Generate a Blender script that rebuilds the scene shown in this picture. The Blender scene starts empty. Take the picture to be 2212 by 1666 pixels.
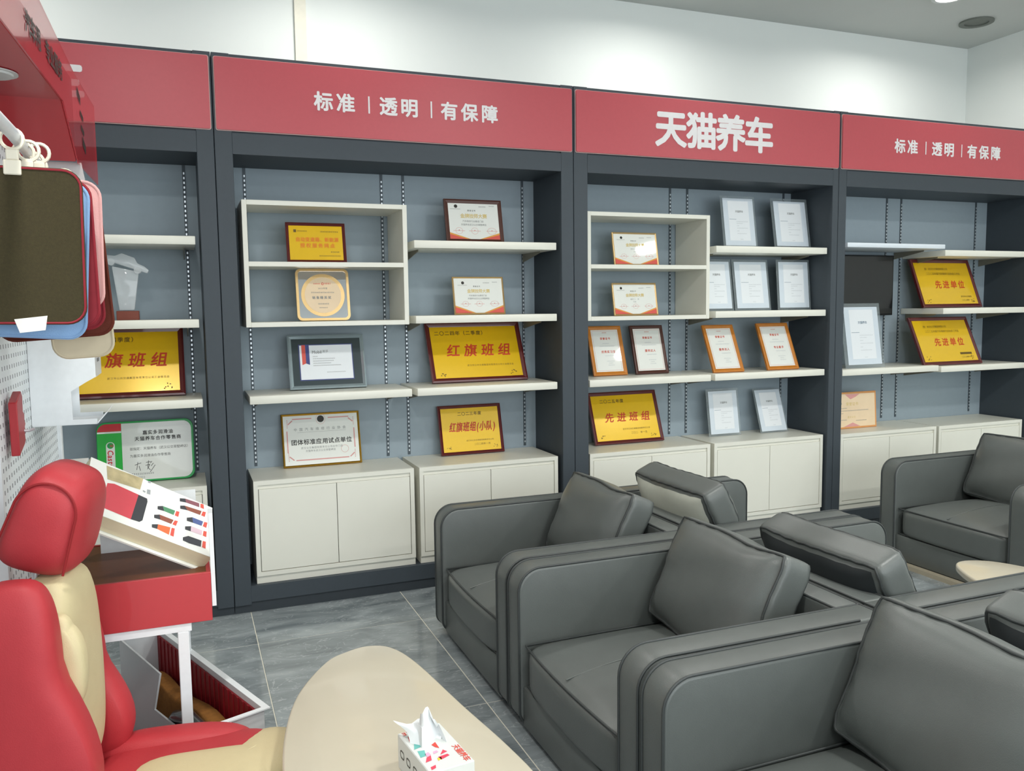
import bpy, bmesh, math, random
from mathutils import Vector, Matrix, Euler
R = math.radians
random.seed(7)
sc = bpy.context.scene
C = sc.collection

# ------------------------------------------------------------------ camera
F_PX = 1800.39
cd = bpy.data.cameras.new('camera'); cam = bpy.data.objects.new('camera', cd); C.objects.link(cam)
cd.sensor_fit = 'HORIZONTAL'; cd.sensor_width = 36.0; cd.lens = F_PX / 2212 * 36.0; cd.clip_start = .05
yaw, pit, rol = R(21.4185), R(5.2583), R(0.73795)
fw = Vector((math.sin(yaw)*math.cos(pit), math.cos(yaw)*math.cos(pit), -math.sin(pit)))
r0 = Vector((math.cos(yaw), -math.sin(yaw), 0)); d0 = fw.cross(r0)
rr = math.cos(rol)*r0 + math.sin(rol)*d0; dd = -math.sin(rol)*r0 + math.cos(rol)*d0
m = Matrix((rr, -dd, -fw)).transposed().to_4x4(); m.translation = Vector((-0.17721, -4.31785, 1.52114))
cam.matrix_world = m
sc.camera = cam

# ------------------------------------------------------------------ world, light, exposure
w = bpy.data.worlds.new('world'); sc.world = w; w.use_nodes = True
w.node_tree.nodes['Background'].inputs[0].default_value = (.80, .90, 1, 1)
w.node_tree.nodes['Background'].inputs[1].default_value = 1.0
sc.view_settings.view_transform = 'Standard'; sc.view_settings.look = 'None'
sc.view_settings.exposure = 0.0; sc.view_settings.gamma = 1.0; sc.view_settings.use_curve_mapping = False
def area(name, loc, rot, sx, sy, e, col):
    l = bpy.data.lights.new(name, 'AREA'); l.shape = 'RECTANGLE'; l.size = sx; l.size_y = sy; l.energy = e; l.color = col
    o = bpy.data.objects.new(name, l); C.objects.link(o); o.location = loc; o.rotation_euler = rot
    return o
# daylight entering through the glazed shop front behind the photographer
area('shopfront_daylight', (1.8, -7.93, 1.75), (R(90), 0, 0), 6.4, 2.7, 175, (.93, .98, 1))
CEIL = 3.55
LAMPS = [(-1.3, -.05), (.7, -.05), (2.7, -.05), (4.65, -.05), (-.4, -3.1), (2.2, -3.1), (4.7, -3.1), (-.4, -5.6), (2.2, -5.6), (4.7, -5.6)]
LAMP_W = (16, 37)   # wall-side row, room rows

# ------------------------------------------------------------------ mesh helpers
class MB:
    def __init__(s): s.v = []; s.f = []
    def add(s, vs, fs):
        n = len(s.v); s.v += [tuple(p) for p in vs]; s.f += [tuple(i+n for i in f) for f in fs]; return s
    def box(s, x0, y0, z0, x1, y1, z1):
        return s.add([(x0,y0,z0),(x1,y0,z0),(x1,y1,z0),(x0,y1,z0),(x0,y0,z1),(x1,y0,z1),(x1,y1,z1),(x0,y1,z1)],
                     [(0,3,2,1),(4,5,6,7),(0,1,5,4),(1,2,6,5),(2,3,7,6),(3,0,4,7)])
    def quad(s, a, b, c, d): return s.add([a,b,c,d], [(0,1,2,3)])
    def prism(s, poly, axis, a, b):
        """poly: 2d points, extruded along axis from a to b"""
        def p3(p, t):
            return {'x': (t,p[0],p[1]), 'y': (p[0],t,p[1]), 'z': (p[0],p[1],t)}[axis]
        n = len(poly)
        return s.add([p3(p,a) for p in poly]+[p3(p,b) for p in poly],
                     [tuple(range(n)), tuple(range(2*n-1,n-1,-1))]+[(i,n+i,n+(i+1)%n,(i+1)%n) for i in range(n)])
    def ring(s, x0, z0, x1, z1, t, y0, y1, tb=None):
        """rectangular picture-frame ring in xz, between y0 (front) and y1; inner lip slightly recessed"""
        o = [(x0,z0),(x1,z0),(x1,z1),(x0,z1)]; i = [(x0+t,z0+t),(x1-t,z0+t),(x1-t,z1-t),(x0+t,z1-t)]
        yi = y0 + (y1-y0)*.35
        vs = [(p[0],y0+(y1-y0)*.15,p[1]) for p in o]+[(p[0]+(q[0]-p[0])*.35,y0,p[1]+(q[1]-p[1])*.35) for p,q in zip(o,i)]+[(p[0],yi,p[1]) for p in i]+[(p[0],y1,p[1]) for p in i]+[(p[0],y1,p[1]) for p in o]
        fs = []
        for L in range(5):
            for k in range(4):
                a, b = L*4+k, L*4+(k+1)%4; c, d = ((L+1)%5)*4+(k+1)%4, ((L+1)%5)*4+k
                fs.append((a,b,c,d))
        return s.add(vs, fs)
    def tube(s, path, r, n=8, closed=False, cap=True):
        P = [Vector(p) for p in path]; m = len(P); rings = []
        up = None
        for i in range(m):
            a = P[(i-1)%m] if closed or i>0 else P[i]; b = P[(i+1)%m] if closed or i<m-1 else P[i]
            t = (b-a); t = t.normalized() if t.length>1e-9 else Vector((0,0,1))
            if up is None: up = Vector((0,0,1)) if abs(t.z)<.9 else Vector((1,0,0))
            u = (up - t*up.dot(t)); u = u.normalized() if u.length>1e-6 else t.orthogonal().normalized(); v = t.cross(u); up = u
            rad = r[i] if isinstance(r,(list,tuple)) else r
            rings.append([P[i]+rad*(math.cos(2*math.pi*k/n)*u+math.sin(2*math.pi*k/n)*v) for k in range(n)])
        vs = [p for q in rings for p in q]; fs = []
        for i in range(m if closed else m-1):
            j = (i+1)%m
            for k in range(n): fs.append((i*n+k, i*n+(k+1)%n, j*n+(k+1)%n, j*n+k))
        if cap and not closed: fs += [tuple(range(n-1,-1,-1)), tuple((m-1)*n+k for k in range(n))]
        return s.add(vs, fs)
    def lathe(s, prof, cx=0, cy=0, n=24):
        vs = []; fs = []
        for r, z in prof:
            for k in range(n): vs.append((cx+r*math.cos(2*math.pi*k/n), cy+r*math.sin(2*math.pi*k/n), z))
        for i in range(len(prof)-1):
            for k in range(n): fs.append((i*n+k, i*n+(k+1)%n, (i+1)*n+(k+1)%n, (i+1)*n+k))
        fs += [tuple(range(n-1,-1,-1)), tuple((len(prof)-1)*n+k for k in range(n))]
        return s.add(vs, fs)
    def superq(s, hx, hy, hz, p=6, n=10, fn=None, M=None):
        """rounded inflated box (super-quadric) from a subdivided cube; fn(a,b,c,P)->P reshapes"""
        idx = {}; vs = []; fs = []
        def vert(a, b, c):
            k = (round(a*n), round(b*n), round(c*n))
            if k not in idx:
                a2, b2, c2 = [math.sin(q*math.pi/2)*.55+q*.45 for q in (a,b,c)]
                rad = (abs(a2)**p+abs(b2)**p+abs(c2)**p)**(1/p)
                P = Vector((a2*hx/rad, b2*hy/rad, c2*hz/rad))
                if fn: P = fn(a2, b2, c2, P)
                if M: P = M @ P
                idx[k] = len(vs); vs.append(P)
            return idx[k]
        g = [-1+2*i/n for i in range(n+1)]
        for i in range(n):
            for j in range(n):
                a0,a1,b0,b1 = g[i],g[i+1],g[j],g[j+1]
                fs.append((vert(a0,b0,1),vert(a1,b0,1),vert(a1,b1,1),vert(a0,b1,1)))
                fs.append((vert(a0,b1,-1),vert(a1,b1,-1),vert(a1,b0,-1),vert(a0,b0,-1)))
                fs.append((vert(1,a0,b0),vert(1,a1,b0),vert(1,a1,b1),vert(1,a0,b1)))
                fs.append((vert(-1,a0,b1),vert(-1,a1,b1),vert(-1,a1,b0),vert(-1,a0,b0)))
                fs.append((vert(a0,1,b1),vert(a1,1,b1),vert(a1,1,b0),vert(a0,1,b0)))
                fs.append((vert(a0,-1,b0),vert(a1,-1,b0),vert(a1,-1,b1),vert(a0,-1,b1)))
        return s.add(vs, fs)
    def xf(s, M, i0=0):
        for i in range(i0, len(s.v)): s.v[i] = tuple(M @ Vector(s.v[i]))
        return s
    def mesh(s, name, mat, bevel=0, smooth=False, seg=2, ang=35):
        me = bpy.data.meshes.new(name); me.from_pydata(s.v, [], s.f)
        bm = bmesh.new(); bm.from_mesh(me)
        if bevel:
            bmesh.ops.remove_doubles(bm, verts=bm.verts, dist=1e-6)
            es = [e for e in bm.edges if len(e.link_faces)==2 and e.calc_face_angle(0)>R(30)]
            bmesh.ops.bevel(bm, geom=es, offset=bevel, segments=seg, profile=.5, affect='EDGES', clamp_overlap=True)
        bmesh.ops.recalc_face_normals(bm, faces=bm.faces)
        bm.to_mesh(me); bm.free()
        if smooth or bevel:
            me.polygons.foreach_set('use_smooth', [True]*len(me.polygons)); me.set_sharp_from_angle(angle=R(ang))
        me.materials.append(mat); me.update()
        return me
    def build(s, name, mat, parent=None, label=None, kind=None, **kw):
        return link(name, s.mesh(name, mat, **kw), parent, label, kind)

def link(name, me, parent=None, label=None, kind=None):
    o = bpy.data.objects.new(name, me); C.objects.link(o)
    if parent: o.parent = parent
    if label: o['label'] = label
    if kind: o['kind'] = kind
    return o
def tag(o, label, cat, group=None):
    o['label'] = label; o['category'] = cat
    if group: o['group'] = group
    return o
def thing(name, label, cat, loc=(0,0,0), rot=(0,0,0), group=None):
    o = bpy.data.objects.new(name, None); C.objects.link(o); o.empty_display_size = .05
    o.location = loc; o.rotation_euler = rot
    return tag(o, label, cat, group)
def copy_tree(o, parent=None):
    c = o.copy(); C.objects.link(c); c.parent = parent
    for ch in list(o.children): copy_tree(ch, c)
    return c
def B(x0,y0,z0,x1,y1,z1): return MB().box(x0,y0,z0,x1,y1,z1)
def arc(cx, cy, r, a0, a1, n=6): return [(cx+r*math.cos(R(a0+(a1-a0)*i/n)), cy+r*math.sin(R(a0+(a1-a0)*i/n))) for i in range(n+1)]
def rrect(x0, z0, x1, z1, r, n=5):
    return arc(x1-r,z1-r,r,0,90,n)+arc(x0+r,z1-r,r,90,180,n)+arc(x0+r,z0+r,r,180,270,n)+arc(x1-r,z0+r,r,270,360,n)
def catmull(pts, n=6):
    out = []; m = len(pts)
    for i in range(m):
        p0,p1,p2,p3 = [Vector(pts[(i+k-1)%m]) for k in range(4)]
        for j in range(n):
            t = j/n
            out.append(tuple(.5*((2*p1)+(p2-p0)*t+(2*p0-5*p1+4*p2-p3)*t*t+(3*p1-p0-3*p2+p3)*t**3)))
    return out

# ------------------------------------------------------------------ materials
def lin(h):
    h = h.lstrip('#'); c = [int(h[i:i+2],16)/255 for i in (0,2,4)]
    return tuple(x/12.92 if x<=.04045 else ((x+.055)/1.055)**2.4 for x in c)+(1,)
def mat(name, col, rough=.5, metal=0, var=.06, scale=40, bump=0, bscale=300, coat=0, trans=0, ior=1.45, emit=0, alpha=1, spec=.5, stretch=None):
    m = bpy.data.materials.new(name); m.use_nodes = True; nt = m.node_tree; N = nt.nodes; L = nt.links
    b = N['Principled BSDF']; c = lin(col)
    b.inputs['Roughness'].default_value = rough; b.inputs['Metallic'].default_value = metal
    b.inputs['Coat Weight'].default_value = coat; b.inputs['Coat Roughness'].default_value = .04
    b.inputs['Transmission Weight'].default_value = trans; b.inputs['IOR'].default_value = ior
    b.inputs['Alpha'].default_value = alpha; b.inputs['Specular IOR Level'].default_value = spec
    tc = N.new('ShaderNodeTexCoord'); src = tc.outputs['Object']
    if stretch:
        mp = N.new('ShaderNodeMapping'); mp.inputs['Scale'].default_value = stretch; L.new(src, mp.inputs[0]); src = mp.outputs[0]
    nz = N.new('ShaderNodeTexNoise'); nz.inputs['Scale'].default_value = scale; nz.inputs['Detail'].default_value = 3
    L.new(src, nz.inputs['Vector'])
    mx = N.new('ShaderNodeMix'); mx.data_type = 'RGBA'
    mx.inputs[6].default_value = tuple(x*(1-var) for x in c[:3])+(1,); mx.inputs[7].default_value = tuple(min(1,x*(1+var)) for x in c[:3])+(1,)
    L.new(nz.outputs['Fac'], mx.inputs[0]); L.new(mx.outputs[2], b.inputs['Base Color'])
    if bump:
        n2 = N.new('ShaderNodeTexNoise'); n2.inputs['Scale'].default_value = bscale; n2.inputs['Detail'].default_value = 2; L.new(src, n2.inputs['Vector'])
        bp = N.new('ShaderNodeBump'); bp.inputs['Strength'].default_value = bump; bp.inputs['Distance'].default_value = .002
        L.new(n2.outputs['Fac'], bp.inputs['Height']); L.new(bp.outputs[0], b.inputs['Normal'])
    if emit:
        b.inputs['Emission Color'].default_value = c; b.inputs['Emission Strength'].default_value = emit
    return m
M = {}
def K(k, *a, **kw): M[k] = mat(k, *a, **kw)
K('wall', '#e9edea', .85, var=.015, scale=3); K('ceiling', '#c9ccc8', .9, var=.02, scale=3); K('conduit', '#e6e2d3', .6)
K('frame', '#3f474e', .55, var=.05, bump=.15, bscale=500); K('frame_in', '#353c42', .6); K('backpanel', '#95a3ac', .6, var=.04, scale=30, bump=.1, bscale=600)
K('rail', '#4a545b', .5, metal=.2); K('slot', '#ccd3d8', .3, metal=.5)
K('white', '#e9e8dc', .38, var=.02, scale=8); K('white2', '#dfe7ee', .35, var=.02); K('gapshade', '#2c2a26', .9)
K('bracket', '#8c8778', .5, metal=.3)
K('signred', '#c0525a', .36, var=.04, scale=60); K('signedge', '#c9a9a4', .4); K('letter', '#e9e6e6', .45)
K('leather', '#5a5f5d', .38, var=.08, scale=14, bump=.2, bscale=420, spec=.7); K('piping', '#3c4040', .5); K('pipinglight', '#6d7371', .45)  # piping darker than the leather: its shadow line is put into the colour
K('zipback', '#b9bcb0', .6, var=.05); K('darkback', '#23282a', .55)
K('feet', '#1b1c1d', .4); K('beigestrip', '#a59d8a', .4)
K('tabletop', '#c6bfac', .22, var=.02, scale=6, coat=.3); K('tableleg', '#cfc7b2', .4)
K('mahog', '#5a1a1c', .32, var=.12, scale=30, coat=.4, stretch=(1,1,6)); K('walnut', '#4d2a20', .4, var=.15, scale=25); K('wood', '#c07726', .38, var=.18, scale=18, stretch=(1,1,.2)); K('woodstand','#7a4a26',.5)
K('gold', '#e9bd10', .25, metal=.1, var=.03, coat=.6); K('goldframe', '#c79a3d', .25, metal=.9); K('goldlt', '#d8b781', .3, metal=.7)
K('paper', '#e6e8e2', .5, var=.01, coat=.5); K('paperblue', '#d3dde6', .4, var=.02, coat=.7); K('paperwhite', '#e9edf0', .5, var=.01)
K('paperbeige', '#ecd3b0', .5, var=.05, scale=12, coat=.4); K('paperorange', '#dc9a5c', .5)
K('inkred', '#c8401c', .5); K('inkblack', '#24221c', .5); K('inkbrown', '#6b5418', .5); K('inkgrey', '#8d8f8e', .6); K('inkpale', '#b9bec2', .6); K('inkgold', '#d8c078', .5); K('inkorange', '#e2751d', .5); K('inkpink', '#d99c98', .6); K('inkblue', '#3c4680', .5); K('inkgreyblue', '#6f8494', .5)
K('certred', '#d8574a', .5); K('certgold', '#dd9a3e', .5)
K('glassframe', '#93a3a8', .12, metal=.35, coat=1); K('mount', '#2f3c40', .15, coat=1); K('black', '#14171a', .3, coat=.3); K('screen', '#0c1114', .18, coat=.4)
K('acrylic', '#a5b0b3', .04, alpha=.24, var=0, coat=1); K('glass', '#eef3f5', .03, alpha=.38, var=0, coat=1); K('woodbase', '#7a3520', .4, coat=.3)
K('green', '#10a04a', .35); K('greenlt', '#16b238', .35); K('brandred', '#cf2029', .35)
K('redpaint', '#b8363c', .38, var=.03, coat=.25); K('redacrylic', '#d23a42', .12, alpha=.62, coat=.5); K('clearflap', '#e9e2e0', .1, alpha=.35, coat=.5); K('redshade', '#a3222a', .35)
K('peg', '#e3e9ec', .5, var=.01); K('whitemetal', '#e6ebee', .3); K('beigeplastic', '#e9e2cf', .4)
K('redleather', '#b0333a', .52, var=.07, scale=20, bump=.2, bscale=380, coat=0); K('cream', '#c9bc95', .5, var=.05, scale=25, bump=.25, bscale=420); K('redstitch', '#8f1d22', .6)
K('matgreen', '#3a331c', .9, var=.3, scale=200, bump=.5, bscale=800); K('matred', '#8d1f2c', .7, var=.1); K('matblue', '#86a9d3', .7, bump=.3); K('matpink', '#dba6a3', .7, bump=.3); K('matbrown', '#5f2414', .8, bump=.3); K('matbeige', '#cfc3a8', .75); K('tagwhite', '#ece9e0', .6)
K('binwhite', '#dfe4e6', .4, var=.02); K('ribred', '#86121c', .5, var=.1); K('matochre', '#8a5a22', .95, var=.35, scale=60, bump=.6, bscale=500); K('rollgrey', '#3d3f40', .25, coat=.4)
K('pages', '#d9cfb0', .7, var=.15, scale=120, stretch=(.05,.05,8)); K('pagewhite', '#eceee8', .4, var=.01, coat=.3); K('brownboard', '#6a3a18', .45, var=.1)
K('tissuebox', '#d5d9d6', .45, var=.01); K('tissue', '#dde1e2', .8, var=.01); K('teal', '#63b3ac', .5); K('yellow', '#e2c33a', .5); K('magenta', '#d8435a', .5); K('pinkc', '#e3a6c4', .5); K('cupred','#d2433a',.5)
K('lampglow', '#fff6e6', .5, emit=14); K('lamptrim', '#d8dad8', .5); K('lampoff', '#6f736c', .5)
K('catred', '#cf4450', .4); K('catgreen', '#4b8a63', .4); K('catbrown', '#8a4a38', .4); K('catorange', '#de6a3a', .4); K('catblue', '#4a5c92', .4); K('catpink', '#d8bcc8', .4); K('catdark', '#30343a', .4); K('catmaroon', '#85505a', .4); K('catgrey', '#9aa0a2', .5); K('catphoto', '#b9ab82', .5, var=.5, scale=30)

def floor_mat():
    m = bpy.data.materials.new('grey_marble_tile'); m.use_nodes = True; nt = m.node_tree; N = nt.nodes; L = nt.links; b = N['Principled BSDF']
    tc = N.new('ShaderNodeTexCoord'); oi = N.new('ShaderNodeObjectInfo')
    ml = N.new('ShaderNodeVectorMath'); ml.operation = 'SCALE'; ml.inputs[3].default_value = 37.0
    cmb = N.new('ShaderNodeCombineXYZ'); L.new(oi.outputs['Random'], cmb.inputs[0]); L.new(oi.outputs['Random'], cmb.inputs[1]); L.new(cmb.outputs[0], ml.inputs[0])
    ad = N.new('ShaderNodeVectorMath'); ad.operation = 'ADD'; L.new(tc.outputs['Object'], ad.inputs[0]); L.new(ml.outputs[0], ad.inputs[1])
    mp = N.new('ShaderNodeMapping'); mp.inputs['Scale'].default_value = (1, 2.6, 1); mp.inputs['Rotation'].default_value = (0,0,R(12)); L.new(ad.outputs[0], mp.inputs[0])
    n1 = N.new('ShaderNodeTexNoise'); n1.inputs['Scale'].default_value = 2.6; n1.inputs['Detail'].default_value = 8; n1.inputs['Distortion'].default_value = 1.2; L.new(mp.outputs[0], n1.inputs['Vector'])
    cr = N.new('ShaderNodeValToRGB'); e = cr.color_ramp.elements
    e[0].position = .3; e[0].color = lin('#666e72'); e[1].position = .72; e[1].color = lin('#979fa1')
    L.new(n1.outputs['Fac'], cr.inputs[0])
    n2 = N.new('ShaderNodeTexNoise'); n2.inputs['Scale'].default_value = 3.3; n2.inputs['Detail'].default_value = 5; n2.inputs['Distortion'].default_value = 2.5; L.new(mp.outputs[0], n2.inputs['Vector'])
    c2 = N.new('ShaderNodeValToRGB'); e = c2.color_ramp.elements
    e[0].position = .485; e[0].color = (0,0,0,1); e[1].position = .5; e[1].color = (1,1,1,1); x = e.new(.515); x.color = (0,0,0,1)
    L.new(n2.outputs['Fac'], c2.inputs[0])
    n3 = N.new('ShaderNodeTexNoise'); n3.inputs['Scale'].default_value = 5; L.new(ad.outputs[0], n3.inputs['Vector'])
    mu = N.new('ShaderNodeMath'); mu.operation = 'MULTIPLY'; L.new(c2.outputs[0], mu.inputs[0]); L.new(n3.outputs['Fac'], mu.inputs[1])
    m2 = N.new('ShaderNodeMath'); m2.operation = 'MULTIPLY'; m2.inputs[1].default_value = .75; L.new(mu.outputs[0], m2.inputs[0])
    mx = N.new('ShaderNodeMix'); mx.data_type = 'RGBA'; mx.inputs[7].default_value = lin('#c3c9c9'); L.new(m2.outputs[0], mx.inputs[0]); L.new(cr.outputs[0], mx.inputs[6])
    L.new(mx.outputs[2], b.inputs['Base Color']); b.inputs['Roughness'].default_value = .13
    return m
M['tile'] = floor_mat(); K('grout', '#cfccbe', .8)

def peg_mat():
    m = M['peg']; nt = m.node_tree; N = nt.nodes; L = nt.links; b = N['Principled BSDF']
    tc = N.new('ShaderNodeTexCoord'); sx = N.new('ShaderNodeSeparateXYZ'); L.new(tc.outputs['Object'], sx.inputs[0])
    def cell(out, per):
        d = N.new('ShaderNodeMath'); d.operation = 'DIVIDE'; d.inputs[1].default_value = per; L.new(out, d.inputs[0])
        f = N.new('ShaderNodeMath'); f.operation = 'FRACT'; L.new(d.outputs[0], f.inputs[0])
        s = N.new('ShaderNodeMath'); s.operation = 'SUBTRACT'; s.inputs[1].default_value = .5; L.new(f.outputs[0], s.inputs[0])
        a = N.new('ShaderNodeMath'); a.operation = 'ABSOLUTE'; L.new(s.outputs[0], a.inputs[0]); return a.outputs[0]
    y = cell(sx.outputs[1], .034); z = cell(sx.outputs[2], .0285)
    a = N.new('ShaderNodeMath'); a.operation = 'LESS_THAN'; a.inputs[1].default_value = .13; L.new(y, a.inputs[0])
    c = N.new('ShaderNodeMath'); c.operation = 'LESS_THAN'; c.inputs[1].default_value = .2; L.new(z, c.inputs[0])
    p = N.new('ShaderNodeMath'); p.operation = 'MULTIPLY'; L.new(a.outputs[0], p.inputs[0]); L.new(c.outputs[0], p.inputs[1])
    mx = N.new('ShaderNodeMix'); mx.data_type = 'RGBA'; mx.inputs[7].default_value = lin('#5c6165')
    old = b.inputs['Base Color'].links[0].from_socket; L.new(old, mx.inputs[6]); L.new(p.outputs[0], mx.inputs[0]); L.new(mx.outputs[2], b.inputs['Base Color'])
peg_mat()

# ------------------------------------------------------------------ glyphs (Blender's own built-in font; no file loaded)
TEXTS = '标准透明有保障天猫养车红旗班组先进单位二〇四季度年三五小队团体应用试点中国汽维修行业协会自动变速箱、新能源授权服务网（）()|嘉实多润滑油合作零售商兹指定：武汉公交翠墅岬店为金牌技师大赛荣誉证书优秀习生服务达人专业能手市共通集限责任司员委工一月在第屆级销量冠军CastrolMobilARE美孚0123456789销售精英奖牌最佳门店'
GL = {}
def make_glyphs():
    obs = []
    for ch in sorted(set(TEXTS)):
        for off in (0,):
            cu = bpy.data.curves.new('g', 'FONT'); cu.body = ch; cu.size = 1; cu.offset = off; cu.resolution_u = 3; cu.fill_mode = 'FRONT'
            o = bpy.data.objects.new('g', cu); C.objects.link(o); obs.append((ch, off, o, cu))
    dg = bpy.context.evaluated_depsgraph_get()
    for ch, off, o, cu in obs:
        me = bpy.data.meshes.new_from_object(o.evaluated_get(dg))
        GL[ch, off>0] = ([(v.co.x, v.co.y) for v in me.vertices], [tuple(p.vertices) for p in me.polygons])
        bpy.data.meshes.remove(me)
    for ch, off, o, cu in obs: bpy.data.objects.remove(o); bpy.data.curves.remove(cu)
    v = GL['国', False][0]
    xs = [p[0] for p in v]; ys = [p[1] for p in v]
    if not xs: xs = [0,1]; ys = [0,1]
    k = .86/(max(xs)-min(xs)); oy = min(ys)
    for key in GL:
        vs, fs = GL[key]; GL[key] = ([(x*k, (y-oy)*k+.05) for x, y in vs], fs)
make_glyphs()
def text(mb, s, cx, cz, h, adv=1.05, bold=False, wx=1, shear=0, y=-.0008, align='c', map=None):
    """lay characters in the xz plane, centred on (cx, cz); h = character height"""
    items = []; x = 0
    for ch in s:
        if ch == ' ': x += h*adv*wx*.5; continue
        vs, fs = GL.get((ch, False), ([], []))
        if not vs: x += h*adv*wx; continue
        cjk = ord(ch) > 255
        x0 = min(p[0] for p in vs); x1 = max(p[0] for p in vs)
        if cjk: wd = 1.0; ox = .5-(x0+x1)/2 if ch not in '（）、：' else 0
        else: wd = (x1-x0)+.12; ox = .06-x0
        items.append((x, ox, vs, fs)); x += h*wx*(wd + (adv-1 if cjk else max(0, adv-1.0)))
    tot = x; st = cx-tot/2 if align == 'c' else cx
    for px, ox, vs, fs in items:
        e = (.021 if bold is True else bold)*h if bold else 0
        for k, (sx, sz) in enumerate(((0,0),(1,0),(-1,0),(0,1),(0,-1),(.7,.7),(-.7,.7),(.7,-.7),(-.7,-.7)) if bold else ((0,0),)):
            P = []
            for vx, vz in vs:
                X = st+px+(vx+ox)*h*wx+shear*(vz-.5)*h+sx*e; Z = cz+(vz-.5)*h+sz*e
                P.append(tuple(q+sg*k*1.2e-5 for q, sg in zip(map(X, Z), (1,-1,1))) if map else (X, y-k*8e-6, Z))
            mb.add(P, fs)
    return mb
def chars(s, cx, cz, h, m, parent, adv=1.05, bold=False, wx=1, shear=0, y=-.0008, name='character'):
    """like text(), but every character is a part of its own"""
    n = len(s); stp = h*wx*adv; x = cx-stp*(n-1)/2
    ws = [stp if ord(c) > 255 else stp*.45 for c in s]; x = cx-sum(ws)/2
    for c, q in zip(s, ws):
        text(MB(), c, x+q/2, cz, h, 1.0, bold, wx, shear, y).build(name, m, parent); x += q
def dashes(mb, x0, x1, z, h, y=-.0008, step=1.0, map=None, fill=.72):
    x = x0
    while x < x1-h*.3:
        wd = h*(.55+.35*random.random())*step
        for k in range(2):
            zz = z+h*(.5 if k else 0)*random.uniform(.8,1.1)
            pts = [(x,zz),(min(x1,x+wd*fill),zz),(min(x1,x+wd*fill),zz+h*.28),(x,zz+h*.28)]
            mb.add([map(*p) if map else (p[0],y,p[1]) for p in pts], [(0,1,2,3)])
        x += wd*1.15
    return mb
def disc2(mb, cx, cz, r, y=-.0008, n=20, rz=None, r0=0):
    rz = rz or r; pts = [(cx+r*math.cos(2*math.pi*k/n), y, cz+rz*math.sin(2*math.pi*k/n)) for k in range(n)]
    if not r0: return mb.add(pts, [tuple(range(n))])
    q = [(cx+r0*math.cos(2*math.pi*k/n), y, cz+r0*rz/r*math.sin(2*math.pi*k/n)) for k in range(n)]
    return mb.add(pts+q, [(k,(k+1)%n,n+(k+1)%n,n+k) for k in range(n)])
def rect2(mb, x0, z0, x1, z1, y=-.0008): return mb.add([(x0,y,z0),(x1,y,z0),(x1,y,z1),(x0,y,z1)], [(0,1,2,3)])
def poly2(mb, pts, y=-.0008): return mb.add([(a,y,b) for a,b in pts], [tuple(range(len(pts)))])
def outline2(mb, x0, z0, x1, z1, t, y=-.0008):
    rect2(mb,x0,z0,x1,z0+t,y); rect2(mb,x0,z1-t,x1,z1,y); rect2(mb,x0,z0+t,x0+t,z1-t,y); rect2(mb,x1-t,z0+t,x1,z1-t,y); return mb

# ------------------------------------------------------------------ room shell
def struct(name, mb, m, **kw):
    o = mb.build(name, M[m], **kw); o['kind'] = 'structure'; return o
WX0, WX1, WY0, WY1 = -4.0, 5.78, -8.0, .76
floor = struct('floor', B(WX0,WY0,-.06,WX1,WY1,-.0012), 'grout')
tm = None; TX, TY = .775, .955
tile_mesh = B(.0018,.0018,-.02,TX-.0018,TY-.0018,0).mesh('tile', M['tile'], bevel=.0012, seg=1)
for i in range(-6, 8):
    for j in range(-9, 2):
        x = .0775+i*TX; y = -.43+j*TY
        if x < WX0 or x > WX1 or y+TY < WY0 or y > WY1: continue
        me = tile_mesh
        if x+TX > WX1 or y+TY > WY1 or y < WY0:
            me = B(.0015, max(0,WY0-y)+.0015, -.02, min(TX,WX1-x)-.0015, min(TY,WY1-y)-.0015, 0).mesh('tile', M['tile'])
        link('tile', me, floor).location = (x, y, 0)
struct('ceiling', B(WX0-.1,WY0-.1,CEIL,WX1+.1,WY1+.1,CEIL+.08), 'ceiling')
struct('wall_back', B(WX0-.1,WY1,-.06,WX1+.1,WY1+.1,CEIL), 'wall')
struct('wall_right', B(WX1,WY0-.1,-.06,WX1+.1,WY1,CEIL), 'wall')
struct('wall_left', B(WX0-.1,WY0-.1,-.06,WX0,WY1,CEIL), 'wall')
fm = MB().box(WX0,WY0-.1,-.06,-2.7,WY0,CEIL).box(5.1,WY0-.1,-.06,WX1,WY0,CEIL).box(-2.7,WY0-.1,3.15,5.1,WY0,CEIL).box(-2.7,WY0-.1,-.06,5.1,WY0,.35)
struct('wall_front', fm, 'wall')
wf = MB()
for x in (-2.7,-.76,1.18,3.12,5.04): wf.box(x,WY0-.07,.35,x+.06,WY0-.02,3.15)
wf.box(-2.7,WY0-.07,.35,5.1,WY0-.02,.41).box(-2.7,WY0-.07,3.09,5.1,WY0-.02,3.15)
struct('window_1', wf, 'frame')
struct('trim_1', MB().box(.496,.735,2.0,.508,.76,CEIL).box(.508,.742,2.0,.562,.76,CEIL), 'conduit')

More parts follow.
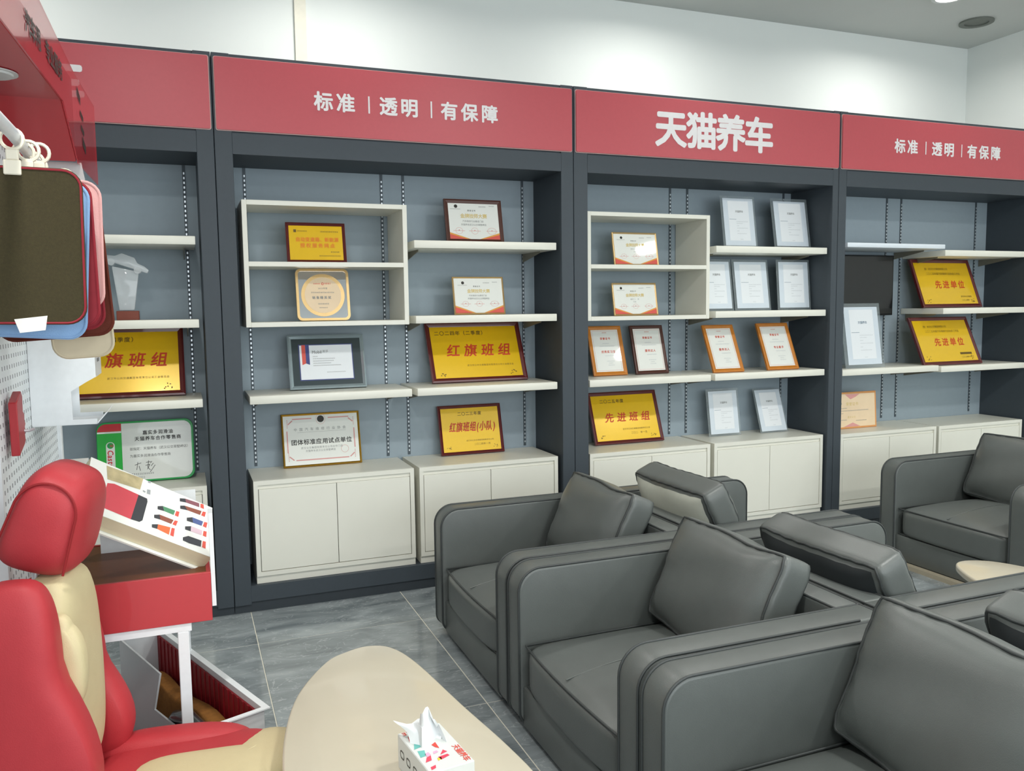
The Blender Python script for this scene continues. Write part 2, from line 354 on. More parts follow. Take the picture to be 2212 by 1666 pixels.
# ceiling downlights
for i, (x, y) in enumerate(LAMPS):
    names = ['far left','left of centre','right of centre','far right']
    row = 'nearest the display wall' if y > -2 else ('in the middle row' if y > -5 else 'in the row by the shop front')
    ps = names[i] if i < 4 else ['left','middle','right'][(i-4)%3]
    t = thing('downlight', 'round white ceiling downlight %s, %s' % (row, ps), 'light', (x,y,CEIL), group='ceiling downlights')
    MB().lathe([(.085,0),(.11,0),(.11,-.012),(.085,-.012),(.085,0)],n=28).build('trim_ring', M['lamptrim'], t, smooth=True)
    MB().lathe([(.001,-.002),(.085,-.002),(.085,-.004),(.001,-.004)],n=28).build('lens', M['lampglow'], t, smooth=True)
    l = bpy.data.lights.new('downlight_lamp', 'AREA'); l.shape = 'DISK'; l.size = .3; l.energy = LAMP_W[0 if y > -1 else 1]; l.color = (1,.985,.94); l.spread = R(165)
    o = bpy.data.objects.new('downlight_lamp', l); C.objects.link(o); o.parent = t; o.location = (0,0,-.02)
t = thing('unlit_downlight', 'unlit round downlight in the ceiling by the far right corner', 'light', (5.27,.26,CEIL))
MB().lathe([(.08,0),(.115,0),(.115,-.012),(.08,-.012),(.08,0)],n=28).build('trim_ring', M['lampoff'], t, smooth=True)
MB().lathe([(.001,-.002),(.08,-.002),(.08,-.004),(.001,-.004)],n=28).build('lens', M['lampoff'], t, smooth=True)

# ------------------------------------------------------------------ display units
ZB, ZO, ZH, ZT, YB = .135, 2.284, 2.383, 2.755, .40
UN = [dict(x0=-1.905,x1=0,a=-1.82,b=-.08,cols=[(-1.79,-.95),(-.925,-.105)],rails=[-1.745,-1.01,-.88,-.14]),
      dict(x0=0,x1=1.905,a=.083,b=1.828,cols=[(.115,.949),(.979,1.805)],rails=[.159,.896,1.021,1.753]),
      dict(x0=1.905,x1=3.80,a=1.993,b=3.752,cols=[(2.012,2.850),(2.88,3.735)],rails=[2.06,2.786,2.916,3.688]),
      dict(x0=3.80,x1=5.71,a=3.865,b=5.62,cols=[(3.885,4.745),(4.77,5.60)],rails=[3.93,4.613,4.75,5.50])]
ULAB = ['dark grey display unit at the left, partly behind the red stand','dark grey display unit with small slogan above, holding the gold plate and large plaque','dark grey display unit under the large shop name lettering','dark grey display unit at the right end holding the black screen']
def rail_parts(u, x, root):
    MB().box(x-.0075,YB-.004,.68,x+.0075,YB+.001,ZO).build('shelf_rail', M['rail'], root)
    s = MB(); z = .70
    while z < ZO-.04:
        s.box(x-.0035,YB-.0065,z,x+.0035,YB-.003,z+.011); z += .024
    s.build('rail_slots', M['slot'], root, kind='stuff')
for n, u in enumerate(UN):
    root = thing('display_unit', ULAB[n], 'display unit', ((u['x0']+u['x1'])/2,0,0), group='wall display units')
    ox = (u['x0']+u['x1'])/2
    x0, x1, a, b = u['x0']-ox+.0015, u['x1']-ox-.0015, u['a']-ox, u['b']-ox
    B(x0,0,0.04,a,.44,ZT).build('side_post', M['frame'], root, bevel=.002, seg=1); B(b,0,.04,x1,.44,ZT).build('side_post', M['frame'], root, bevel=.002, seg=1)
    B(a,0,ZO,b,.44,ZH+.0).build('top_beam', M['frame'], root); B(a,.012,ZH,b,.44,ZT).build('header_box', M['frame'], root)
    B(a,.002,.055,b,.44,ZB).build('bottom_rail', M['frame'], root); B(x0,.012,0,x1,.42,.0545).build('plinth', M['frame_in'], root)
    B(a,YB,ZB,b,.44,ZO).build('back_panel', M['backpanel'], root)
    for x in u['rails']: rail_parts(u, x-ox, root)
    # sign panel
    px0, px1, pz0, pz1 = x0+.012, x1-.012, ZH+.012, ZT-.022
    p = MB().prism(rrect(px0,pz0,px1,pz1,.008,3),'y',-.012,-.002).build('sign_panel', M['signred'], root, label='red sign panel')
    MB().prism(rrect(px0-.004,pz0-.004,px1+.004,pz1+.004,.01,3),'y',-.004,.0).build('panel_edge', M['signedge'], p)
    yy = -.0135; cz = (pz0+pz1)/2
    if n in (1, 3):
        cc = .968-ox if n==1 else 4.74-ox
        for s_, dx in (('标',-.446),('准',-.335),('透',-.116),('明',-.006),('有',.208),('保',.321),('障',.436)):
            chars(s_, cc+dx, cz-.004, .092, M['letter'], p, 1.0, .032, y=yy)
        for dx in (-.217,.111): rect2(MB(), cc+dx-.004, cz-.045, cc+dx+.004, cz+.04, yy).build('divider_bar', M['letter'], p)
    else:
        chars('天猫养车', (2.847-ox) if n==2 else -.01, cz-.008, .212, M['letter'], p, .985, .034, y=yy)

SH = {1:1.89, 2:1.49, 3:1.10}; TH = .041; YS = .02
def shelf(x0, x1, z, label, m='white', y0=YS, th=TH):
    t = thing('wall_shelf', label, 'shelf', ((x0+x1)/2,YB,z-th), group='white shelves')
    hw = (x1-x0)/2
    B(-hw,y0-YB,0,hw,-.005,th).build('board', M[m], t, bevel=.003, seg=2)
    for s in (-1, 1):
        xx = s*(hw-.052)
        MB().prism([(-.004,-.05),(-.004,-.001),(-.27,-.001),(-.27,-.008)],'x',xx-.002,xx+.002).build('bracket', M['bracket'], t)
    return t
shelf(*UN[0]['cols'][1],SH[1],'empty top white shelf of the leftmost unit'); shelf(*UN[0]['cols'][1],SH[2],'white shelf under the glass trophy'); shelf(*UN[0]['cols'][1],SH[3],'white shelf under the plaque behind the white peg-board rack')
shelf(*UN[1]['cols'][0],SH[3],'white shelf under the silver-edged framed certificate'); shelf(*UN[1]['cols'][1],SH[1],'white shelf under the brown framed certificate, top of its column'); shelf(*UN[1]['cols'][1],SH[2],'white shelf above the largest yellow plaque'); shelf(*UN[1]['cols'][1],SH[3],'white shelf carrying the largest yellow plaque')
shelf(*UN[2]['cols'][0],SH[3],'white shelf with one orange and one brown upright frame'); shelf(*UN[2]['cols'][1],SH[1],'white shelf with two acrylic certificate holders, top of its column'); shelf(*UN[2]['cols'][1],SH[2],'white shelf with three acrylic certificate holders'); shelf(*UN[2]['cols'][1],SH[3],'white shelf with two orange upright frames')
shelf(*UN[3]['cols'][0],1.925,'empty bluish white shelf above the black screen','white2',.0,.03); shelf(*UN[3]['cols'][1],SH[1],'empty cream shelf, top of the rightmost column'); shelf(*UN[3]['cols'][1],1.487,'white shelf under the upper plaque of the rightmost column'); shelf(*UN[3]['cols'][0],1.088,'white shelf below the black screen with an acrylic holder'); shelf(*UN[3]['cols'][1],1.078,'white shelf under the lower plaque of the rightmost column')

def cabinet(x0, x1, label, zt=.668):
    t = thing('base_cabinet', label, 'cabinet', ((x0+x1)/2,.2,ZB), group='white base cabinets')
    w_ = (x1-x0)/2; h = zt-ZB; ff = .022-.2; bk = YB-.203; T = .022
    b = MB().box(-w_,ff,.04,-w_+T,bk,h).box(w_-T,ff,.04,w_,bk,h).box(-w_+T,ff,.04,w_-T,bk,.04+T).box(-w_+T,ff,h-T,w_-T,bk,h).box(-w_+T,bk-.01,.04+T,w_-T,bk,h-T)
    b.build('body', M['white'], t)
    B(-w_,ff+.012,0,w_,bk,.0395).build('kick_board', M['white'], t)
    B(-w_+T,ff+.012,.062,w_-T,ff+.016,h-T).build('inside', M['gapshade'], t)  # dark sheet behind the doors; shade of the gaps put into its colour
    B(-w_+T,ff+.0105,h-T-.0215,w_-T,ff+.0118,h-T).build('finger_rail', M['white'], t)
    g = .003
    for a, c in ((-w_+T+g,-.0015),(.0015,w_-T-g)):
        B(a,ff+.001,.04+T+g,c,ff+.010,h-T-.022).build('door', M['white'], t, bevel=.001, seg=1)
    return t
CL = [('white two-door cabinet at the far left, behind the catalogue',None),]
cabinet(*UN[0]['cols'][1],'white two-door cabinet under the green and white sign')
cabinet(*UN[1]['cols'][0],'white two-door cabinet under the gold framed association certificate')
cabinet(*UN[1]['cols'][1],'white two-door cabinet under the small square yellow plaque')
cabinet(*UN[2]['cols'][0],'white two-door cabinet under the wide yellow plaque left of two acrylic holders',.664)
cabinet(*UN[2]['cols'][1],'white two-door cabinet under two acrylic certificate holders',.664)
cabinet(*UN[3]['cols'][0],'white two-door cabinet under the beige certificate',.655)
cabinet(*UN[3]['cols'][1],'white two-door cabinet with nothing on top, behind the single armchair',.653)

def cube(x0, x1, label):
    z0, z1, zm, T = 1.445, 2.075, 1.76, .024
    t = thing('open_box_shelf', label, 'shelf', ((x0+x1)/2,YB,z0), group='white two-tier open boxes')
    w_ = (x1-x0)/2; f = .045-YB; k = -.006; h = z1-z0; zm -= z0
    for nm, bb in (('bottom_board',(-w_+T,f,0,w_-T,k,T)),('top_board',(-w_+T,f,h-T,w_-T,k,h)),('divider',(-w_+T,f,zm-T/2,w_-T,k,zm+T/2)),('side_board',(-w_,f,0,-w_+T,k,h)),('side_board',(w_-T,f,0,w_,k,h))):
        B(*bb).build(nm, M['white'], t, bevel=.0012, seg=1)
cube(*UN[1]['cols'][0],'white two-tier open box holding a yellow plaque and the gold plate')
cube(*UN[2]['cols'][0],'white two-tier open box holding two gold-edged certificates')
CUB, CUD = 1.445+.024, 1.772

# black screen hung in the right-hand unit
t = thing('wall_screen', 'black flat screen mounted in the right-hand unit', 'screen', (4.37,.36,1.44))
B(-.255,-.03,0,.255,.0,.43).build('casing', M['black'], t, bevel=.004)
B(-.245,-.0315,.012,.245,-.0302,.42).build('panel', M['screen'], t)
B(-.05,0,.1,.05,.036,.33).build('wall_bracket', M['rail'], t)

# ------------------------------------------------------------------ plaques and certificates
def leaning(name, label, cat, x, y, z, lean, thick, group=None, yaw=0):
    """empty at the lower left front corner; local x = width, local z = up the face, local y = into the thickness"""
    return thing(name, label, cat, (x,y,z+thick*math.sin(R(lean))+.0005), (-R(lean),0,R(yaw)), group)
def plaque(name, label, cat, x, y, z, w_, h, lean, fm, ft, pm, thick=.018, group=None, pname='plate', dep=.35, yaw=0):
    t = leaning(name, label, cat, x, y, z, lean, thick, group, yaw)
    MB().ring(0,0,w_,h,ft,0,thick).build('frame', M[fm], t, smooth=True, ang=20)
    yp = thick*dep
    p = MB().box(ft*.9,yp,ft*.9,w_-ft*.9,thick*.95,h-ft*.9).build(pname, M[pm], t)
    MB().box(w_*.45,thick,h*.15,w_*.55,thick+.004,h*.8).build('easel_back', M['black'], t)
    return t, p, yp-.0007
G1 = 'yellow award plaques'
CORP = '武汉市公共交通集团有限责任公司'
def yellow(label, key, lean=None, txt=None, corner=True):
    x,y,z,w_,h,l = key
    t, p, y0 = plaque('award_plaque', label, 'plaque', x,y,z,w_,h,l,'mahog',max(.016,w_*.045),'gold',.02,G1)
    return p, w_, h, y0
def corners(p, w_, h, y0, m='inkbrown'):
    b = MB()
    for cx, sx in ((w_*.1,1),(w_*.9,-1)):
        for k in range(7):
            a = random.uniform(0,.07)*w_; c = random.uniform(0,.05)*w_
            disc2(b, cx+sx*a, h*.1+c, w_*.006, y0, 6)
    b.build('corner_ornament', M[m], p)
def redflag(label, key, top, big, bigh, small, wx=1.0, adv=1.35, tx=.36, kv=.52, date=None):
    p, w_, h, y0 = yellow(label, key)
    text(MB(), top, w_*tx, h*.82, h*.075, 1.15, True, y=y0).build('year_line', M['inkbrown'], p)
    chars(big, w_*.53, h*kv, bigh, M['inkred'], p, adv, .022, wx, .18, y0)
    s = text(MB(), small, w_*.63, h*.27, h*.034, 1.15, False, y=y0)
    if date: text(s, date, w_*.66, h*.19, h*.045, 1.1, y=y0)
    s.build('issuer_line', M['inkbrown'], p); corners(p, w_, h, y0)
redflag('large yellow plaque with red lettering behind the white peg-board rack', (-.768,.24,1.10,.587,.371,21), '二〇二四年（四季度）', '红旗班组', .078, CORP+'工会委员会')
redflag('largest yellow plaque, four big red characters, on the shelf above the small square one', (1.123,.225,1.10,.587,.371,24.7), '二〇二四年（二季度）', '红旗班组', .078, CORP+'工会委员会')
redflag('small yellow plaque with red characters and brackets, on the second cabinet from the left post', (1.187,.29,.668,.392,.293,15), '二〇二三年度', '红旗班组(小队)', .058, CORP, .66, 1.1, .5, .55, '二〇二四年一月')
redflag('yellow plaque on the cabinet below the orange and brown upright frames', (2.168,.25,.664,.493,.337,21.4), '二〇二五年度', '先进班组', .062, CORP, 1, 1.4, .34, .50, '二〇二六年一月')
def unit_plaque(label, key, dark):
    p, w_, h, y0 = yellow(label, key)
    b = MB(); text(b, '授：武汉公交集团有限公司', w_*.40, h*.80, h*.05, 1.0, False, y=y0); text(b, '二〇二五年度汽车维修行业协会工作会', w_*.50, h*.70, h*.052, 1.0, False, y=y0)
    if dark: rect2(b, w_*.68, h*.20, w_*.88, h*.245, y0)
    else: text(b, '武汉市公交集团', w_*.78, h*.22, h*.04, 1, y=y0)
    text(b, '二〇二四年一月', w_*.78, h*.145, h*.04, 1, y=y0); b.build('small_lettering', M['inkbrown'], p)
    chars('先进单位', w_*.56, h*.47, h*.17, M['inkred'], p, 1.25, .02, .95, .15, y0); corners(p, w_, h, y0)
unit_plaque('yellow plaque on the second shelf of the rightmost column', (4.75,.165,1.487,.577,.376,22), False)
unit_plaque('yellow plaque with a dark bar, on the third shelf of the rightmost column', (4.668,.07,1.078,.566,.37,25), True)
p, w_, h, y0 = yellow('small yellow plaque with two orange lines, in the upper tier of the open box', (.341,.171,CUD,.309,.216,12))
chars('自动变速箱、新能源',w_*.52,h*.58,h*.115,M['inkorange'],p,1.06,True,.95,y=y0); chars('授权服务网点',w_*.52,h*.43,h*.115,M['inkorange'],p,1.25,True,y=y0)
b = MB(); rect2(b,w_*.13,h*.76,w_*.175,h*.83,y0); dashes(b,w_*.19,w_*.36,h*.78,h*.035,y0); dashes(b,w_*.58,w_*.88,h*.77,h*.04,y0); dashes(b,w_*.74,w_*.88,h*.26,h*.04,y0); dashes(b,w_*.54,w_*.9,h*.165,h*.03,y0); b.build('small_print', M['inkbrown'], p)

# gold square plate
t = leaning('gold_award_plate', 'square gold-rimmed plate with a cream disc, lower tier of the open box', 'plate', .380,.15,CUB,10,.02)
w_ = .277
o_ = MB(); A_ = rrect(0,0,w_,w_,.028,6); I_ = rrect(.013,.013,w_-.013,w_-.013,.018,6); n_ = len(A_)
o_.add([(a,0,b) for a,b in A_]+[(a,0,b) for a,b in I_]+[(a,.006,b) for a,b in I_]+[(a,.02,b) for a,b in A_],
       [(k,(k+1)%n_,n_+(k+1)%n_,n_+k) for k in range(n_)]+[(n_+k,n_+(k+1)%n_,2*n_+(k+1)%n_,2*n_+k) for k in range(n_)]+[((k+1)%n_,k,3*n_+k,3*n_+(k+1)%n_) for k in range(n_)]+[tuple(range(4*n_-1,3*n_-1,-1))])
o_.build('rim', M['goldlt'], t, smooth=True, ang=30)
K('mirror', '#cfcfd2', .06, metal=1.0, var=0)
p = MB().prism(rrect(.0125,.0125,w_-.0125,w_-.0125,.018,6),'y',.005,.012).build('mirror_plate', M['mirror'], t)
b = MB(); disc2(b,w_*.5,w_*.49,w_*.41,.0042,48); b.build('outer_disc', M['goldlt'], t)
b = MB(); disc2(b,w_*.5,w_*.49,w_*.345,.0034,48); d_ = b.build('cream_disc', M['paperbeige'], t)
b = MB(); text(b,'销售精英奖',w_*.48,w_*.44,.016,1.3,True,y=.0027); dashes(b,w_*.28,w_*.72,w_*.53,.008,.0027); text(b,'2023年度',w_*.5,w_*.62,.011,1.05,y=.0027); dashes(b,w_*.4,w_*.6,w_*.31,.009,.0027); dashes(b,w_*.42,w_*.58,w_*.24,.006,.0027); b.build('engraving', M['inkgrey'], d_)
b = MB(); dashes(b,w_*.33,w_*.46,w_*.70,.008,.0027); disc2(b,w_*.5,w_*.71,.007,.0027,14,r0=.004); dashes(b,w_*.54,w_*.65,w_*.7,.01,.0027); b.build('red_engraving', M['certred'], d_)

# silver-edged certificate with ribbon
t = leaning('framed_certificate', 'certificate with red and blue ribbon in a dark silver-edged frame', 'certificate', .337,.215,1.10,16,.024)
w_, h = .41, .298
MB().ring(0,0,w_,h,.022,0,.02).build('bevel_frame', M['glassframe'], t)
B(0,.02,0,w_,.024,h).build('backing_board', M['black'], t)
B(.02,.006,.02,w_-.02,.012,h-.02).build('mount', M['mount'], t)
b = MB(); rect2(b,.056,.047,w_-.064,h-.052,.0054); b.build('blue_edge', M['inkblue'], t)
pp = MB().box(.061,.0035,.052,w_-.069,.0052,h-.057).build('paper', M['paperwhite'], t)
b = MB(); poly2(b,[(.072,h-.055),(.092,h-.055),(.092,h-.157),(.072,h-.165)],.003); b.build('red_ribbon', M['certred'], pp)
b = MB(); poly2(b,[(.0922,h-.055),(.112,h-.055),(.112,h-.165),(.0922,h-.157)],.003); b.build('blue_ribbon', M['inkblue'], pp)
b = MB(); text(b,'Mobil',.152,h-.095,.022,1.0,True,y=.003); text(b,'美孚',.198,h-.092,.016,1.0,False,y=.003)
for k,(a,c) in enumerate(((.13,.155),(.13,.25),(.13,.24),(.13,.225),(.13,.28))): dashes(b,a,c,h-.122-.0125*k,.006,.003)
dashes(b,.2,.3,h-.21,.005,.003); b.build('lettering', M['inkgrey'], pp)

# association certificate in gold frame
t, p, y0 = plaque('framed_certificate','white association certificate with ornate border in a thin gold frame','certificate',.296,.305,.668,.429,.294,13,'goldframe',.011,'paper',.015)
w_, h = .429, .294; b = MB(); rect2(b,.06,h-.032,.165,h-.026,y0); rect2(b,.255,h-.032,.37,h-.026,y0); rect2(b,.07,.034,.36,.040,y0); rect2(b,.026,.08,.032,.2,y0); rect2(b,w_-.036,.09,w_-.03,.2,y0)
for cx,cz,sx,sz in ((.034,.036,1,1),(w_-.036,.036,-1,1),(.034,h-.034,1,-1),(w_-.036,h-.034,-1,-1)):
    for k in range(6):
        disc2(b,cx+sx*(.004+.004*k),cz+sz*(.022-.0035*k),.0035,y0,8); disc2(b,cx-sx*.002,cz+sz*(.008*k),.0025,y0,8)
b.build('ornate_border', M['inkpink'], p)
disc2(MB(),w_*.5,h-.034,.019,y0-.0003,24).build('emblem', M['inkblack'], p); chars('团体标准应用试点单位',w_*.5,h*.46,.031,M['inkblack'],p,1.08,True,y=y0)
b = MB(); text(b,'中国汽车维修行业协会',w_*.5,h*.70,.018,1.65,y=y0); rect2(b,.085,h*.645,.35,h*.648,y0); text(b,'武汉公交集团有限责任公司合作门店',w_*.5,h*.35,.0125,1.15,y=y0); text(b,'天猫养车武汉公交翠墅岬店',w_*.48,h*.29,.0125,1.1,y=y0); b.build('lettering', M['inkgrey'], p)
b = MB(); disc2(b,w_*.79,h*.29,.021,y0,22,r0=.0195); disc2(b,w_*.5,h-.034,.026,y0-.0001,22,r0=.0248,rz=.03); b.build('seal', M['inkpink'], p)

# landscape competition certificates
def contest(label, x, y, z, w_, h, lean, fm, ft, person):
    t, p, y0 = plaque('framed_certificate', label, 'certificate', x,y,z,w_,h,lean,fm,ft,'paper',.014,'competition certificates')
    i = ft
    for q in ([(i,i),(w_*.42,i),(i,h*.24)],[(w_-i,i),(w_-i,h*.24),(w_*.58,i)]): poly2(MB(),q,y0).build('gold_corner', M['certgold'], p)
    for q in ([(i,i),(w_*.36,i),(i,h*.2)],[(w_-i,i),(w_-i,h*.2),(w_*.64,i)]): poly2(MB(),q,y0-.0003).build('red_corner', M['certred'], p)
    text(MB(),'金牌技师大赛',w_*.5,h*.62,h*.105,1.0,True,y=y0).build('title_lettering', M['inkgold'], p)
    b = MB(); disc2(b,w_*.2,h*.84,h*.04,y0,18); text(b,'荣誉证书',w_*.47,h*.745,h*.042,1.2,y=y0); b.build('emblem', M['inkblack'], p)
    b = MB(); dashes(b,w_*.1,w_*.28,h*.77,h*.02,y0)
    if person: text(b,'级别十二一等奖'.replace('别十','任'),w_*.49,h*.5,h*.045,1.1,y=y0); text(b,'先生',w_*.49,h*.42,h*.045,1.2,y=y0)
    else: text(b,'汽车维修行业最佳门店',w_*.48,h*.5,h*.05,1.0,y=y0); text(b,'天猫养车武汉公交翠墅岬店',w_*.49,h*.42,h*.05,1.0,y=y0)
    dashes(b,w_*.6,w_*.72,h*.83,h*.03,y0); dashes(b,w_*.78,w_*.88,h*.85,h*.025,y0); b.build('lettering', M['inkgrey'], p)
    b = MB()
    for cx, rx in ((.23,.062),(.5,.06),(.8,.08)): disc2(b,w_*cx,h*.28,w_*rx,y0,22,rz=h*.075,r0=w_*rx*.93); rect2(b,w_*(cx-.1),h*.275,w_*(cx+.1),h*.283,y0); disc2(b,w_*cx,h*.29,w_*.012,y0,5)
    b.build('seals', M['inkpink'], p)
contest('landscape certificate in a brown wooden frame, top shelf of its column', 1.207,.17,1.89,.342,.252,12,'walnut',.023,False)
contest('landscape certificate in a thin gold frame, on the shelf above the largest plaque', 1.245,.17,1.49,.306,.217,11.5,'goldlt',.009,False)
contest('landscape gold-edged certificate in the upper tier of the right open box', 2.26,.17,CUD,.309,.205,11,'goldlt',.010,True)
contest('landscape gold-edged certificate in the lower tier of the right open box', 2.259,.17,CUB,.307,.202,11,'goldlt',.010,True)

# upright honour certificates
def honour(label, x, y, z, w_, h, lean, fm, ft, award, stand=False):
    t, p, y0 = plaque('upright_frame', label, 'certificate', x,y,z,w_,h,lean,fm,ft,'paper',.016,'upright honour certificates')
    outline2(MB(),ft+.007,ft+.007,w_-ft-.007,h-ft-.007,.0015,y0).build('pink_border', M['inkpink'], p)
    b = MB(); text(b,'荣誉证书',w_*.5,h*.745,h*.05,1.15,True,y=y0); text(b,award,w_*.54,h*.475,h*.055,1.15,True,shear=.1,y=y0); dashes(b,w_*.43,w_*.57,h*.86,.006,y0); b.build('red_lettering', M['inkred'], p)
    b = MB()
    for a,c,zz in ((.4,.6,.64),(.3,.75,.585),(.42,.72,.39),(.45,.68,.28),(.5,.62,.24),(.48,.66,.2)): dashes(b,w_*a,w_*c,h*zz,.0055,y0)
    b.build('small_print', M['inkpale'], p)
    if stand: MB().prism([(.02,.03),(.10,.012),(.085,.09),(.02,.16)],'x',w_*.3,w_*.34).build('easel_leg', M['woodstand'], t)
    return t
HZ = 1.10
honour('upright certificate in an orange wooden frame, leftmost beside the brown one', 2.149,.23,HZ,.235,.318,18.8,'wood',.024,'优秀实习生')
honour('upright certificate in a dark brown wooden frame', 2.442,.225,HZ,.236,.314,17,'walnut',.021,'服务达人')
honour('upright certificate in an orange frame, between the brown frame and the last orange one', 2.914,.08,HZ,.233,.325,25,'wood',.024,'服务达人',True)
honour('upright certificate in an orange frame, rightmost on its shelf', 3.338,.09,HZ,.252,.327,24,'wood',.024,'专业能手',True)

# acrylic certificate holders
def acrylic(label, x, y, z, w_, h, lean, yaw=0, mg=.016, bl=False, foot=True):
    t = leaning('acrylic_holder', label, 'certificate holder', x, y, z, lean, .008, 'clear acrylic certificate holders', yaw)
    MB().box(0,.0055,0,w_,.008,h).build('acrylic_sheet', M['acrylic'], t, bevel=.0006, seg=1)
    p = B(mg,.003,mg*.9,w_-mg,.005,h-mg).build('paper', M['paperblue' if not bl else 'paperblue'], t); y0 = .0026
    b = MB(); rect2(b,w_*.2,h*.14,w_*.8,h*.9,.0028); b.build('white_field', M['paperwhite'], p)
    text(MB(),'天猫养车',w_*.52,h*.70,h*.045,1.0,True,y=y0).build('heading', M['inkgrey' if not bl else 'inkgreyblue'], p)
    b = MB(); rect2(b,w_*.22,h*.545,w_*.42,h*.551,y0); b.build('rule', M['inkgreyblue'], p)
    b = MB()
    for a,c,zz in ((.42,.76,.50),(.42,.6,.465),(.42,.5,.42),(.42,.74,.375),(.42,.48,.32),(.42,.7,.27),(.5,.58,.16)): dashes(b,w_*a,w_*c,h*zz,.005,y0)
    b.build('small_print', M['inkpale'], p)
    if foot: MB().box(w_*.1,.008,.001,w_*.9,.05,.004).build('foot', M['acrylic'], t)
    return t
acrylic('acrylic certificate holder on the cabinet, beside the yellow plaque', 3.007,.255,.664,.255,.314,9)
acrylic('tilted acrylic certificate holder on the cabinet, nearest the right post', 3.404,.235,.664,.230,.309,19,mg=.012)
acrylic('acrylic certificate holder on the top shelf beside the right open box', 3.043,.165,1.89,.264,.338,9)
acrylic('acrylic certificate holder at the right end of the top shelf', 3.439,.165,1.89,.297,.337,10,mg=.02)
acrylic('acrylic certificate holder partly hidden by the right open box', 2.885,.165,1.49,.243,.334,9)
acrylic('acrylic certificate holder in the middle of the trio', 3.136,.165,1.49,.283,.334,9)
acrylic('acrylic certificate holder at the right of the trio', 3.473,.165,1.49,.272,.333,5.5)
acrylic('large acrylic certificate holder in front of the black screen', 3.97,.075,1.088,.346,.445,9.5,mg=.026,bl=True)

# beige certificate card
t = leaning('open_certificate','beige certificate card with orange border on the cabinet below the screen','certificate',4.0,.20,.655,4,.012)
w_,h = .375,.255
B(0,0,0,w_,.012,h).build('card', M['paperorange'], t, bevel=.002, seg=1)
p = MB(); poly2(p,[(.01,.012),(w_-.014,.012),(w_-.014,h-.014),(.06,h-.012),(.01,h-.03)],-.0006); p = p.build('printed_sheet', M['paperbeige'], t)
b = MB(); text(b,'荣誉证书',w_*.42,h*.67,h*.1,1.1,y=-.0012); text(b,'武汉公交',w_*.4,h*.31,h*.06,1.2,y=-.0012); b.build('gold_lettering', M['inkgold'], p)
b = MB(); poly2(b,[(w_*.1,h*.68),(w_*.17,h*.67),(w_*.17,h*.71),(w_*.1,h*.72)],-.0012)
for a,c,zz in ((.08,.3,.55),(.1,.8,.48),(.08,.2,.41),(.1,.28,.23),(.5,.75,.2)): dashes(b,w_*a,w_*c,h*zz,.007,-.0012)
b.build('small_print', M['inkgrey'], p)
for q in ([(w_*.25,h*.94),(w_*.6,h*.94),(w_*.5,h*.86),(w_*.38,h*.8)],[(w_*.2,h*.05),(w_*.6,h*.05),(w_*.42,h*.16)]): poly2(MB(),q,-.0010).build('rosette', M['inkpink'], p)

# green and white dealer sign
t = leaning('dealer_sign','green, red and white rounded dealer sign standing on the left cabinet','sign',-.608,.25,.668,9,.025)
w_,h = .454,.309
MB().prism(rrect(0,0,w_,h,.042,6),'y',0,.025).build('green_slab', M['green'], t, bevel=.002, seg=1)
q = [(a,b) for a,b in rrect(.004,.006,w_-.011,h-.008,.04,6)]
sp = lambda pts, f: [p_ for p_ in pts if f(p_)]
wh = [(.115,.006)]+[p_ for p_ in q if p_[0]>w_*.5 and p_[1]<h*.5]+[p_ for p_ in q if p_[0]>w_*.5 and p_[1]>=h*.5]+[(.115,h-.008)]
wh = [(.115,.009)]+arc(w_-.051,.049,.04,270,360,6)+arc(w_-.051,h-.05,.04,0,90,6)+[(.115,h-.010)]
b = MB(); poly2(b,wh,-.0005); fw_ = b.build('white_face', M['paper'], t)
b = MB(); poly2(b,[(.004,.01),(.114,.01),(.114,h-.055),(.004,h-.055)],-.0005); b.build('green_face', M['greenlt'], t)
b = MB(); poly2(b,[(.004,h-.05),(.004,h-.05),(.114,h-.05),(.114,h-.008)]+arc(.046,h-.05,.042,90,180,6),-.0005) if False else poly2(b,[(.114,h-.047),(.114,h-.009)]+arc(.045,h-.05,.041,90,176,6)[:],-.0005); b.build('red_face', M['brandred'], t)
b = MB(); rect2(b,.004,h-.056,.114,h-.048,-.0007); poly2(b,[(x_,z_) for x_,z_ in rrect(.042,.03,.082,h-.1,.019,6)],-.0007); b.build('white_badge', M['paper'], t)
b = MB(); text(b,'Castrol',0,0,.036,1.0,True,.9,shear=.1,map=lambda X,Z:(.062+Z,-.0012,.112-X)); b.build('brand_lettering', M['brandred'], t)
b = MB(); disc2(b,.062,h-.118,.015,-.0012,20); b.build('brand_disc', M['green'], t)
b = MB(); rect2(b,.06,h-.124,.077,h-.121,-.0016); rect2(b,.06,h-.117,.077,h-.114,-.0016); b.build('brand_bars', M['brandred'], t)
b = MB(); text(b,'嘉实多润滑油',.285,h-.062,.022,1.1,True,y=-.0008); text(b,'天猫养车合作零售商',.285,h-.092,.022,1.12,True,y=-.0008); text(b,'兹指定：天猫养车（武汉公交翠墅岬店）',.292,h-.142,.0155,1.02,False,y=-.0008); text(b,'为嘉实多润滑油合作零售商',.245,h-.178,.0155,1.03,False,y=-.0008)
def stroke(b, pts, r=.0012):
    for (a,c),(d,e) in zip(pts,pts[1:]):
        n_ = Vector((-(e-c),d-a)); n_ = n_.normalized()*r if n_.length else Vector((r,0))
        b.add([(a+n_.x,-.0008,c+n_.y),(a-n_.x,-.0008,c-n_.y),(d-n_.x,-.0008,e-n_.y),(d+n_.x,-.0008,e+n_.y)],[(0,1,2,3)])
